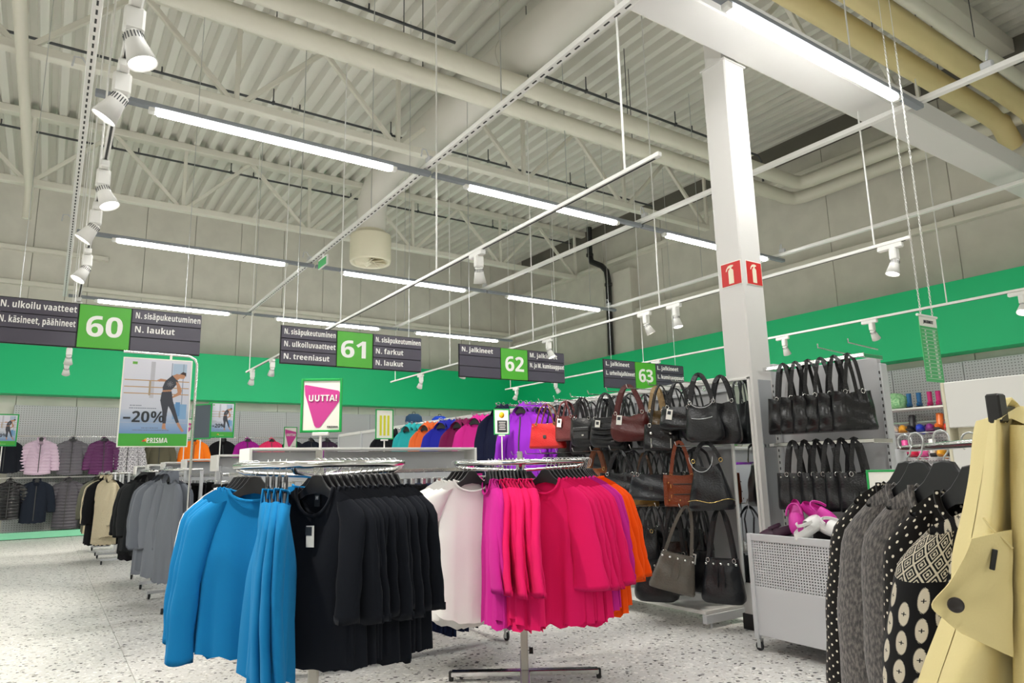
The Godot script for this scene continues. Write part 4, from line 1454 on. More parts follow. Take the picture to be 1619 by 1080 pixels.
func trousers():
	# trousers folded over clip hangers along the gondola bars
	var t := park(thing("trousers", "-", "trousers"))
	t.set_meta("base", "trousers")
	var b := MB.new()
	for s in [-1, 1]:
		b = MB.new()
		var rows := []
		for i in 15:
			var f := i / 14.0
			var ring := PackedVector3Array()
			for j in 12:
				var a := TAU * j / 12
				ring.append(Vector3(s * 0.012 + cos(a) * (0.016 + 0.004 * sin(f * 9.0 + s)), -0.1 - 0.92 * f, sin(a) * lerpf(0.17, 0.115, smoothstep(0.0, 0.5, f)) + 0.01 * s * f))
			rows.append(ring)
		b.grid(rows, true)
		obj("leg", b.done(), black_denim(0), t)
	b = MB.new()
	b.box(Vector3(0, -0.105, 0), Vector3(0.05, 0.035, 0.34), Basis.IDENTITY, 0.008)
	obj("waistband", b.done(), black_denim(0), t)
	var h := thing("clip_hanger", "-", "hanger")
	h.set_meta("base", "clip_hanger")
	park(h)
	b = MB.new()
	b.tube([Vector3(0, 0.02, 0.02), Vector3(0, 0.022, 0.0), Vector3(0, 0.0, -0.02), Vector3(0, -0.03, 0), Vector3(0, -0.055, 0)], 0.0025, 6)
	b.tube([Vector3(0, -0.055, -0.15), Vector3(0, -0.055, 0.15)], 0.004, 6)
	obj("hook_and_bar", b.done(), M.wire, h)
	for s in [-1, 1]:
		b = MB.new()
		b.box(Vector3(0, -0.078, s * 0.13), Vector3(0.03, 0.045, 0.02), Basis.IDENTITY, 0.004)
		obj("clip", b.done(), M.chrome, h)
	var nav := black_denim(1)
	var where := ["near side of the first gondola", "near side of the second gondola", "near side of the third gondola", "near side of the fourth gondola", "near side of the fifth gondola", "near side of the sixth gondola"]
	var r := RandomNumberGenerator.new()
	r.seed = 77
	for gi in 6:
		var n := 20 if gi == 0 else (13 if gi < 3 else 7)
		var wide: float = 1.65 if gi == 0 else (1.0 if gi < 3 else 0.7)
		for i in n:
			var at := Vector3(1.33 + wide * i / (n - 1), 1.3, -5.3 - 1.75 * gi + (0.62 if gi == 0 else 0.3))
			var o := dup(t, at, r.randf_range(-7, 7), "pair of %s trousers on the %s, %s from the left" % ["navy" if gi == 0 and i > 11 and i < 16 else "black", where[gi], NUM[i] if i < 18 else ["nineteenth", "twentieth"][i - 18]], "dark trousers on the gondolas")
			o.scale.y = r.randf_range(1.06, 1.16) if gi == 0 else r.randf_range(0.88, 1.0)
			if gi == 0 and i > 11 and i < 16:
				for q in o.get_children():
					q.material_override = nav
			dup(h, at, 0, "chrome clip hanger on the %s, %s from the left" % [where[gi], NUM[i] if i < 18 else ["nineteenth", "twentieth"][i - 18]], "chrome clip hangers")

func black_denim(k: int) -> StandardMaterial3D:
	if not M.has("denim%d" % k):
		M["denim%d" % k] = fabric([Color("131316"), Color("1a2340")][k], 0.15)
	return M["denim%d" % k]

func back_wall_jackets():
	var list := [
		# x, rail, colour, kind, length, label
		[-0.78, 1, "1d1f26", "plain", 0.72, "dark padded jacket at the left end of the upper bar"],
		[-0.13, 1, "cbb3c6", "quilt", 0.76, "pale lilac quilted jacket hanging open on the back wall"],
		[0.48, 1, "5f5c63", "quilt", 0.78, "grey quilted jacket next to the lilac one on the back wall"],
		[1.1, 1, "5a2156", "quilt", 0.78, "plum quilted jacket on the upper bar of the back wall"],
		[1.62, 1, "camo", "plain", 0.78, "white and grey patterned jacket right of the plum one"],
		[2.3, 1, "5b5747", "plain", 0.76, "olive jacket behind the dancer poster on the back wall"],
		[3.08, 1, "f07a22", "zip", 0.72, "bright orange jacket on the upper bar of the back wall"],
		[3.75, 1, "17171a", "zip", 0.72, "black sports jacket right of the orange one"],
		[4.36, 1, "9b2389", "plain", 0.72, "purple hooded jacket on the upper bar of the back wall"],
		[4.98, 1, "e23566", "plain", 0.72, "coral pink hooded jacket on the upper bar of the back wall"],
		[5.55, 1, "20242c", "plain", 0.72, "dark jacket beside the small pink sign on the back wall"],
		[6.05, 1, "1d222c", "plain", 0.72, "navy zip jacket left of the grey backpack shirt"],
		[6.5, 1, "3a2a3c", "plain", 0.7, "dark plum top on the upper bar of the back wall"],
		[6.95, 1, "77797c", "plain", 0.7, "grey hooded top on the upper bar of the back wall"],
		[7.4, 1, "c8c8c6", "plain", 0.7, "light grey top on the upper bar of the back wall"],
		[7.9, 1, "22293a", "plain", 0.72, "navy jacket near the yellow striped sign"],
		[8.4, 1, "cfc3c0", "plain", 0.7, "pale pink top behind the yellow striped sign"],
		[-0.62, 0, "111216", "shiny", 0.8, "shiny black quilted jacket at the left end of the lower bar"],
		[-0.13, 0, "1d222c", "plain", 0.9, "dark navy quilted jacket with open collar on the lower bar"],
		[0.47, 0, "47444b", "quilt", 1.05, "long dark grey quilted coat on the lower bar"],
		[1.0, 0, "1a1b1f", "quilt", 1.1, "long black quilted coat on the lower bar"],
		[1.6, 0, "22252b", "plain", 1.0, "dark coat behind the aisle end coats on the lower bar"],
	]
	var camo := fabric(Color.WHITE)
	camo.albedo_texture = noise_tex(21, 0.02, 256, false, Color("3a3440"), Color("f0eef2"), 0.45, 0.55)
	camo.uv1_triplanar = true
	for e in list:
		var m: StandardMaterial3D = camo if e[2] == "camo" else fabric(Color(e[2]), 0.2, false)
		if e[3] == "quilt" or e[3] == "shiny":
			m.roughness = 0.25 if e[3] == "shiny" else 0.5
			m.metallic_specular = 0.5
		var q: float = 0.034 if e[3] in ["quilt", "shiny"] else 0.0
		var g := {"sw": 0.2, "hw": 0.225, "L": e[4], "sl": 0.62, "slw": 0.075, "slt": 0.05, "nk": 0.05, "nw": 0.07, "d": 0.09, "fold": 0.016 if q == 0.0 else 0.006, "quilt": q, "seed": 100 + int(e[0] * 10), "spread": 0.1, "zip": true}
		if e[5].contains("open") or e[3] == "zip":
			g.collar = 0.07
			g.nk = 0.12
		else:
			g.hood = true
		var j := make_garment("jacket", g, m, e[5], "jacket")
		j.set_meta("group", "jackets on the back wall")
		j.position = Vector3(e[0], 2.275 if e[1] == 1 else 1.355, -18.95)
		j.rotation_degrees.y = rng.randf_range(-12, 6)
		j.scale = Vector3(1.12, 1.0, 1.0)
		dup(gcache.hanger_node, j.position, j.rotation_degrees.y, "hanger of the " + e[5].replace(" on the upper bar of the back wall", "").replace(" on the lower bar", ""), "hangers on the back wall")

func teddy() -> StandardMaterial3D:
	var m := fabric(Color("e6d8b8"), 0.5, false)
	m.normal_enabled = true
	m.normal_texture = noise_tex(33, 0.08, 256, true)
	m.normal_scale = 2.5
	m.uv1_triplanar = true
	m.uv1_scale = Vector3.ONE * 3.0
	return m

func aisle_end_coats():
	# straight arms at the aisle ends of the gondolas
	var ends := [
		# z, list of colours from the front
		[-14.4, [["4a4a42", 0.95, "olive parka"], ["55564a", 0.9, "olive coat"]]],
		[-12.9, [["teddy", 0.85, "cream teddy fleece jacket"], ["teddy", 0.98, "long cream teddy coat"], ["17171a", 1.0, "black hooded top with a pink print"]]],
		[-9.9, [["1b1b1e", 1.0, "black sweatshirt"], ["222426", 0.9, "charcoal sweatshirt"], ["26282a", 0.85, "charcoal sweatshirt"], ["1c1d1f", 0.9, "black sweatshirt"]]],
		[-8.1, [["6f747d", 0.98, "grey knitted cardigan"], ["777c85", 0.95, "grey knitted cardigan"], ["6a6f78", 0.9, "grey knitted cardigan"]]],
	]
	for e in ends:
		var t := thing("clothes_stand", "chrome rail at the aisle end of a gondola, %s" % {-14.4: "farthest along the aisle", -12.9: "with the cream coats", -9.9: "with black sweatshirts", -8.1: "with the grey cardigans"}[e[0]], "clothes rail", Vector3(1.22 if e[0] > -12 else 1.0, 1.36, e[0]))
		var b := MB.new()
		b.tube([Vector3(0.1, 0, 0.55), Vector3(-0.1, 0, 0.55), Vector3(-0.16, 0, 0.5), Vector3(-0.16, 0, -0.5), Vector3(-0.1, 0, -0.55), Vector3(0.1, 0, -0.55)], 0.012, 8)
		obj("bar", b.done(), M.chrome, t)
		for s in [-0.5, 0.5]:
			b = MB.new()
			b.bar(Vector3(0.1, 0.0, s), Vector3(0.1, -1.29, s), 0.03, 0.03, 0.003)
			b.bar(Vector3(0.1, -1.29, s), Vector3(-0.2, -1.29, s), 0.03, 0.03, 0.003)
			obj("leg", b.done(), M.grey_metal, t)
			caster(t, Vector3(-0.18, -1.36, s))
		var list: Array = e[1]
		for i in list.size() * 2:
			var q: Array = list[i % list.size()] if i < list.size() else list[(i + 1) % list.size()]
			var m: StandardMaterial3D
			if q[0] == "teddy":
				if not M.has("teddy"):
					M.teddy = teddy()
				m = M.teddy
			else:
				if not M.has("coat" + q[0]):
					M["coat" + q[0]] = fabric(Color(q[0]), 0.4)
				m = M["coat" + q[0]]
			var teddyish: bool = q[0] == "teddy"
			var g := {"sw": 0.21, "hw": 0.25, "L": q[1], "sl": 0.62, "slw": 0.075, "slt": 0.05, "nk": 0.06, "nw": 0.08, "d": 0.07 if teddyish else 0.045, "fold": 0.02, "seed": 200 + i + int(e[0]), "spread": 0.03, "hood": i % 2 == 0 and not teddyish}
			if teddyish:
				g.collar = 0.08
			var f := float(i) / (list.size() * 2 - 1)
			var j := make_garment("coat" if teddyish else "sweatshirt", g, m, "%s on the aisle end rail, %s from the front of its rail at z" % [q[2], NUM[i]], "coat" if teddyish else "top")
			j.set_meta("label", "%s, %s on the aisle rail %s" % [q[2], NUM[i], {-14.4: "farthest away", -12.9: "with cream coats", -9.9: "with black tops", -8.1: "with grey cardigans"}[e[0]]])
			j.set_meta("group", "coats and tops along the left aisle")
			j.position = Vector3(1.06 if e[0] > -12 else 0.84, 1.375, e[0] + 0.35 - 0.7 * f)
			j.rotation_degrees.y = -62 + rng.randf_range(-14, 14) if i < 2 else -25 + rng.randf_range(-10, 10)
			dup(gcache.hanger_node, j.position, j.rotation_degrees.y, "black hanger of the " + " ".join(str(j.get_meta("label")).split(" ").slice(0, 9)), "hangers along the left aisle")
			if q[2].contains("pink print"):
				b = MB.new()
				for k in 3:
					b.tube([Vector3(-0.05, -0.3 - 0.045 * k, 0.062), Vector3(0.0, -0.27 - 0.045 * k, 0.066), Vector3(0.05, -0.3 - 0.045 * k, 0.062), Vector3(0.0, -0.315 - 0.045 * k, 0.066)], 0.006, 6)
				obj("pink_print", b.done(), hexm("d99a9c", 0.8), j)

func bright_row():
	# face-out arms on the display wall beyond the handbags
	var list := [
		# z, colour, count, hook height, length, label, big
		[-10.4, "1a1a1f", 3, 1.99, 0.75, "black hooded top", 0],
		[-9.55, "2fb0b4", 6, 2.02, 0.72, "turquoise fleece", 0],
		[-8.95, "f4713a", 6, 2.0, 0.72, "orange fleece", 0],
		[-8.45, "2a2fa8", 6, 2.0, 0.74, "royal blue jacket", 0],
		[-7.98, "7d1f4f", 5, 1.98, 0.74, "burgundy jacket", 0],
		[-7.55, "e0329a", 6, 2.0, 0.78, "hot pink fleece", 0],
		[-6.98, "171b33", 2, 2.08, 0.85, "dark navy hooded fleece", 1],
		[-6.5, "8a2bb8", 5, 2.06, 0.8, "purple fleece jacket", 1],
	]
	for e in list:
		var t := thing("garment_hook", "long chrome hook holding the %ss" % [e[5]] if not e[5].contains("zip") else "long chrome hook holding the dark navy fleeces", "hook", Vector3(5.04, e[3], e[0]))
		var b := MB.new()
		b.tube([Vector3(0, 0, 0), Vector3(-0.55, -0.02, 0), Vector3(-0.56, 0.01, 0)], 0.009, 8)
		obj("arm", b.done(), M.chrome, t)
		obj("bracket", one_box(Vector3(-0.01, 0, 0), Vector3(0.02, 0.07, 0.06), 0.003), M.grey_metal, t)
		var m := fabric(Color(e[1]), 0.5)
		for k in 2:
			var g := {"sw": 0.2, "hw": 0.235, "L": e[4], "sl": 0.64, "slw": 0.075, "slt": 0.04, "nk": 0.07, "nw": 0.075, "d": 0.05, "fold": 0.022, "seed": 300 + k + int(e[0] * 7), "spread": 0.07, "hood": true, "zip": e[6] == 1 and k == 0}
			e.append(park(make_garment(e[5].get_slice(" with", 0).replace(" ", "_"), g, m, "-", "fleece" if e[5].contains("fleece") else "jacket")))
		for i in e[2]:
			var at := Vector3(5.04 - 0.53 + 0.078 * i, e[3] - 0.005, e[0] + rng.randf_range(-0.01, 0.01))
			hang(e[7 + i % 2], at, -90 + rng.randf_range(2, 16) + (20 if i == 0 else 0), "%s on the display wall, %s from the front of its arm" % [e[5], NUM[i]], "bright fleeces on the display wall", "black hanger of the %s %s" % [NUM[i], e[5].get_slice(" with", 0)])
	# two caps... a pair of rucksacks on top of the far bars
	for k in 2:
		var b := MB.new()
		b.lathe([[0.0, 0.42], [0.1, 0.41], [0.17, 0.34], [0.19, 0.2], [0.18, 0.03], [0.16, 0.0], [0.0, 0.0]], 20, Transform3D(Basis.from_scale(Vector3(1.2, 1, 0.7)), Vector3.ZERO))
		var t := thing("rucksack", ["dark blue rucksack standing above the turquoise fleeces", "bright blue rucksack standing above the turquoise fleeces"][k], "rucksack", Vector3(7.75 + 0.75 * k, 2.32 - 0.04 * k, -16.0), -30)
		obj("body", b.done(), fabric([Color("2c4560"), Color("2444b4")][k], 0.2), t)
		b = MB.new()
		b.box(Vector3(0, 0.13, 0.13), Vector3(0.26, 0.18, 0.06), Basis.IDENTITY, 0.02)
		obj("pocket", b.done(), fabric([Color("2a3c54"), Color("2c55c8")][k], 0.2), t)
		b = MB.new()
		b.tube([Vector3(-0.04, 0.4, 0), Vector3(-0.03, 0.46, 0), Vector3(0.03, 0.46, 0), Vector3(0.04, 0.4, 0)], 0.01, 6)
		obj("grab_handle", b.done(), M.black, t)
	var sh := thing("high_shelf", "white high shelf that carries the blue rucksacks", "shelf", Vector3(8.4, 0, -16.0))
	obj("board", one_box(Vector3(0, 2.3, 0), Vector3(2.2, 0.035, 0.5), 0.004), M.white, sh)
	for s in [-1, 1]:
		obj("post", one_box(Vector3(s * 1.05, 1.14, 0), Vector3(0.05, 2.28, 0.05), 0.004), M.grey_metal, sh)

# ---- bags -----------------------------------------------------------------------------------
# Local axes: the strap's top is at the origin, y up, +z is the face.

func leather(c: Color, rough := 0.32) -> StandardMaterial3D:
	var k := "leather%s%.2f" % [c.to_html(), rough]
	if not M.has(k):
		var m := mat(c, rough, 0.0, 0.5)
		m.normal_enabled = true
		m.normal_texture = M.grain
		m.normal_scale = 0.35
		m.uv1_triplanar = true
		m.uv1_scale = Vector3.ONE * 4.0
		M[k] = m
	return M[k]

func bag(label: String, g: Dictionary, c: Color) -> Node3D:
	var t := thing("handbag", label, "handbag")
	t.set_meta("base", "handbag")
	var r := RandomNumberGenerator.new()
	r.seed = g.get("seed", 1)
	var w: float = g.w
	var h: float = g.h
	var d: float = g.get("d", 0.12)
	var s: float = g.s
	var taper: float = g.get("taper", 0.8)
	var rnd: float = g.get("round", 0.25)
	var sag: float = g.get("sag", 0.01)
	var soft: float = g.get("soft", 0.01)
	var m := leather(c, g.get("rough", 0.3))
	var metal: StandardMaterial3D = M.gold if g.get("gold", false) else M.chrome
	var p1 := r.randf() * TAU
	var p2 := r.randf() * TAU
	var rows := []
	var n := 32
	var nv := 16
	for i in nv + 1:
		var v := float(i) / nv
		var ring := PackedVector3Array()
		var rw := sqrt(maxf(0.0, 1.0 - pow(1.0 - minf(1.0, v / maxf(rnd, 0.04)), 2.0)))
		var hw := w * 0.5 * lerpf(1.0, taper, v) * lerpf(1.0 - 0.45 * minf(1.0, rnd * 2.0), 1.0, rw)
		hw *= 1.0 + g.get("belly", 0.0) * sin(PI * v)
		var hd := d * 0.5 * lerpf(1.0, g.get("top", 0.3), pow(v, 1.2)) * lerpf(0.75, 1.0, rw)
		for j in n:
			var a := TAU * j / n
			var ca := cos(a)
			var sa := sin(a)
			var x := signf(ca) * pow(absf(ca), 0.55) * hw
			var z := signf(sa) * pow(absf(sa), 0.6) * hd
			var y := -s - h + h * v - sag * pow(1.0 - absf(x) / (w * 0.5 + 0.001), 1.2) * v * v
			var fo := soft * sin(x / w * 13.0 + p1 + v * 2.0) * (0.3 + 0.7 * v) + soft * 0.7 * sin(x / w * 24.0 + p2 - v * 5.0) * v + soft * 0.6 * sin(v * 11.0 + x / w * 5.0 + p2)
			z += fo * signf(sa) * minf(1.0, absf(sa) * 2.0)
			ring.append(Vector3(x, y, z))
		rows.append(ring)
	var b := MB.new()
	b.grid(rows, true)
	b.fan(rows[0], Vector3(0, -s - h - 0.004, 0))
	var topc := Vector3(0, -s - sag - 0.008, 0)
	b.fan(rows[nv], topc)
	obj("body", b.done(), m, t)
	# handles
	var hx: float = w * g.get("hx", 0.28)
	var sw: float = g.get("strap", 0.018)
	var zs := [0.55, -0.55] if g.get("handles", 2) == 2 else [0.0]
	for q in zs:
		b = MB.new()
		var zz: float = q * d * g.get("top", 0.3) * 0.9 + (0.006 if q > 0 else -0.006)
		var pts := []
		for i in 21:
			var f := float(i) / 20.0
			var side := -1.0 if f < 0.5 else 1.0
			var e := absf(f - 0.5) * 2.0
			pts.append(Vector3(side * hx * pow(e, 0.75), -(s + 0.02) * pow(e, 1.6), zz * minf(1.0, e * 2.5) + q * 0.012))
		if g.get("thick", false):
			b.tube(pts, sw * 0.42, 6)
		else:
			b.strap(pts, Vector3.ZERO, sw, 0.004)
		obj("handle", b.done(), leather(g.get("strapc", c), 0.4), t)
		if g.get("rings", true):
			for sd in [-1, 1]:
				b = MB.new()
				var rp := []
				for i in 13:
					var a := TAU * i / 12.0
					rp.append(Vector3(sd * hx + cos(a) * 0.013, -s - 0.012 + sin(a) * 0.016, zz + 0.008 * signf(q)))
				b.tube(rp, 0.0032, 5, false)
				obj("ring", b.done(), metal, t)
	var fz := d * 0.5 * 0.92 + soft
	var zat := func(v: float) -> float: return d * 0.5 * lerpf(1.0, g.get("top", 0.3), pow(v, 1.2)) + 0.004
	match g.get("detail", ""):
		"pocket":
			b = MB.new()
			b.box(Vector3(0, -s - h * 0.56, zat.call(0.45) + 0.004), Vector3(w * 0.55, h * 0.42, 0.03), Basis(Vector3.RIGHT, -0.18), 0.012)
			obj("front_pocket", b.done(), m, t)
			b = MB.new()
			b.box(Vector3(0, -s - h * 0.42, zat.call(0.55) + 0.012), Vector3(w * 0.57, h * 0.16, 0.028), Basis(Vector3.RIGHT, -0.2), 0.01)
			obj("pocket_flap", b.done(), m, t)
			obj("clasp", one_box(Vector3(0.02, -s - h * 0.62, zat.call(0.4) + 0.024), Vector3(0.022, 0.016, 0.004), 0.001), metal, t)
		"zips":
			for k in [0.3, 0.62]:
				b = MB.new()
				b.box(Vector3(0.02, -s - h * k, zat.call(1.0 - k) + 0.001), Vector3(w * 0.55, 0.008, 0.006), Basis.IDENTITY, 0.001)
				obj("zip", b.done(), M.slot, t)
				obj("zip_puller", one_box(Vector3(-w * 0.27, -s - h * k - 0.015, zat.call(1.0 - k) + 0.006), Vector3(0.008, 0.03, 0.003), 0.001), metal, t)
			for k in [[-0.33, 0.25], [-0.33, 0.8], [-0.05, 0.8], [0.36, 0.85]]:
				obj("stud", one_box(Vector3(w * k[0], -s - h * k[1], zat.call(1.0 - k[1]) + 0.003), Vector3(0.014, 0.014, 0.004), 0.002), metal, t)
			for k in [-0.42]:
				b = MB.new()
				b.strap([Vector3(w * k, -s - h * 0.1, zat.call(0.9)), Vector3(w * k, -s - h * 0.5, zat.call(0.5)), Vector3(w * k, -s - h * 0.95, zat.call(0.05))], Vector3.RIGHT, 0.03, 0.004)
				obj("side_strap", b.done(), m, t)
		"vflap":
			b = MB.new()
			b.prism(PackedVector2Array([Vector2(-w * 0.42, -s - 0.005), Vector2(w * 0.42, -s - 0.005), Vector2(w * 0.4, -s - h * 0.18), Vector2(0, -s - h * 0.52), Vector2(-w * 0.4, -s - h * 0.18)]), zat.call(0.8), zat.call(0.8) + 0.006)
			obj("front_flap", b.done(), m, t)
			for sd in [-1, 1]:
				b = MB.new()
				b.lathe([[0.0, 0.005], [0.012, 0.004], [0.013, 0.0]], 12, Transform3D(Basis(Vector3.RIGHT, PI / 2), Vector3(sd * w * 0.26, -s - h * 0.35, zat.call(0.7) + 0.004)))
				obj("stud", b.done(), metal, t)
				obj("metal_strip", one_box(Vector3(sd * w * 0.26, -s - h * 0.72, zat.call(0.28) + 0.002), Vector3(0.008, h * 0.36, 0.004), 0.001), metal, t)
		"piping":
			b = MB.new()
			var pts := []
			for i in 13:
				var f := i / 12.0 - 0.5
				pts.append(Vector3(f * w * 0.94, -s - h * 0.82 - 0.012 * cos(f * 9.0), zat.call(0.15) * (1.0 - 0.5 * pow(absf(f) * 2.0, 6)) + 0.003))
			b.tube(pts, 0.0035, 5)
			obj("metal_piping", b.done(), M.gold, t)
			b = MB.new()
			pts = []
			for i in 17:
				var a := PI + PI * i / 16.0
				pts.append(Vector3(-w * 0.12 + cos(a) * w * 0.24, -s + 0.02 + sin(a) * h * 0.3, zat.call(0.9) + 0.004))
			b.tube(pts, 0.003, 5)
			obj("edge_seam", b.done(), M.grey_metal, t)
		"slit":
			b = MB.new()
			var pts := []
			for i in 9:
				var f := i / 8.0 - 0.5
				pts.append(Vector3(f * w * 0.5 - 0.01, -s - h * 0.42 - 0.012 * cos(f * 3.0), zat.call(0.58) + 0.005))
			b.tube(pts, 0.0032, 5)
			obj("metal_zip", b.done(), M.wire, t)
			b = MB.new()
			pts = []
			for i in 13:
				var a := PI + PI * i / 12.0
				pts.append(Vector3(cos(a) * w * 0.3, -s + 0.02 + sin(a) * h * 0.24, zat.call(0.9) + 0.004))
			b.tube(pts, 0.003, 5)
			obj("edge_seam", b.done(), M.grey_metal, t)
		"drawstring":
			for sd in [-1, 1]:
				b = MB.new()
				b.tube([Vector3(sd * 0.02, -s - h * 0.12, zat.call(0.88)), Vector3(sd * 0.03, -s - h * 0.4, zat.call(0.6) + 0.008), Vector3(sd * 0.025, -s - h * 0.62, zat.call(0.38) + 0.008)], 0.005, 6)
				obj("drawstring", b.done(), m, t)
			for k in 5:
				b = MB.new()
				b.lathe([[0.0, 0.003], [0.009, 0.003], [0.01, 0.0]], 10, Transform3D(Basis(Vector3.RIGHT, PI / 2), Vector3(w * (-0.32 + 0.16 * k), -s - h * 0.12, zat.call(0.88) + 0.004)))
				obj("eyelet", b.done(), metal, t)
		"plate":
			b = MB.new()
			b.box(Vector3(0, -s - h * 0.55, zat.call(0.45) + 0.006), Vector3(0.035, 0.035, 0.008), Basis.IDENTITY, 0.003)
			obj("badge", b.done(), M.slot, t)
			for k in [-0.35, 0.35]:
				obj("stud", one_box(Vector3(w * k, -s - h * 0.12, zat.call(0.88) + 0.003), Vector3(0.012, 0.012, 0.005), 0.002), metal, t)
		"pleats":
			for k in 3:
				b = MB.new()
				b.tube([Vector3(-w * 0.36, -s - h * (0.36 + 0.16 * k), zat.call(0.6 - 0.16 * k)), Vector3(0, -s - h * (0.42 + 0.16 * k), zat.call(0.55 - 0.16 * k) + 0.012), Vector3(w * 0.36, -s - h * (0.36 + 0.16 * k), zat.call(0.6 - 0.16 * k))], 0.014, 8)
				obj("pleat", b.done(), m, t)
			b = MB.new()
			b.box(Vector3(0, -s - h * 0.12, zat.call(0.88) + 0.004), Vector3(w * 0.6, h * 0.2, 0.012), Basis.IDENTITY, 0.004)
			obj("flap", b.done(), m, t)
		"strapfront":
			b = MB.new()
			b.strap([Vector3(w * 0.12, -s + 0.002, zat.call(1.0)), Vector3(w * 0.12, -s - h * 0.15, zat.call(0.85) + 0.004), Vector3(w * 0.12, -s - h * 0.34, zat.call(0.66) + 0.004)], Vector3.RIGHT, 0.03, 0.004)
			obj("closing_tab", b.done(), m, t)
	if g.get("tag", false):
		b = MB.new()
		b.box(Vector3(-w * 0.2, -s - 0.075, zat.call(0.8) + 0.02), Vector3(0.05, 0.085, 0.002), Basis(Vector3.FORWARD, 0.15))
		obj("price_tag", b.done(), M.paper, t)
		b = MB.new()
		b.box(Vector3(-w * 0.2, -s - 0.06, zat.call(0.8) + 0.0215), Vector3(0.028, 0.03, 0.001), Basis(Vector3.FORWARD, 0.15))
		obj("tag_print", b.done(), M.ink, t)
	return t

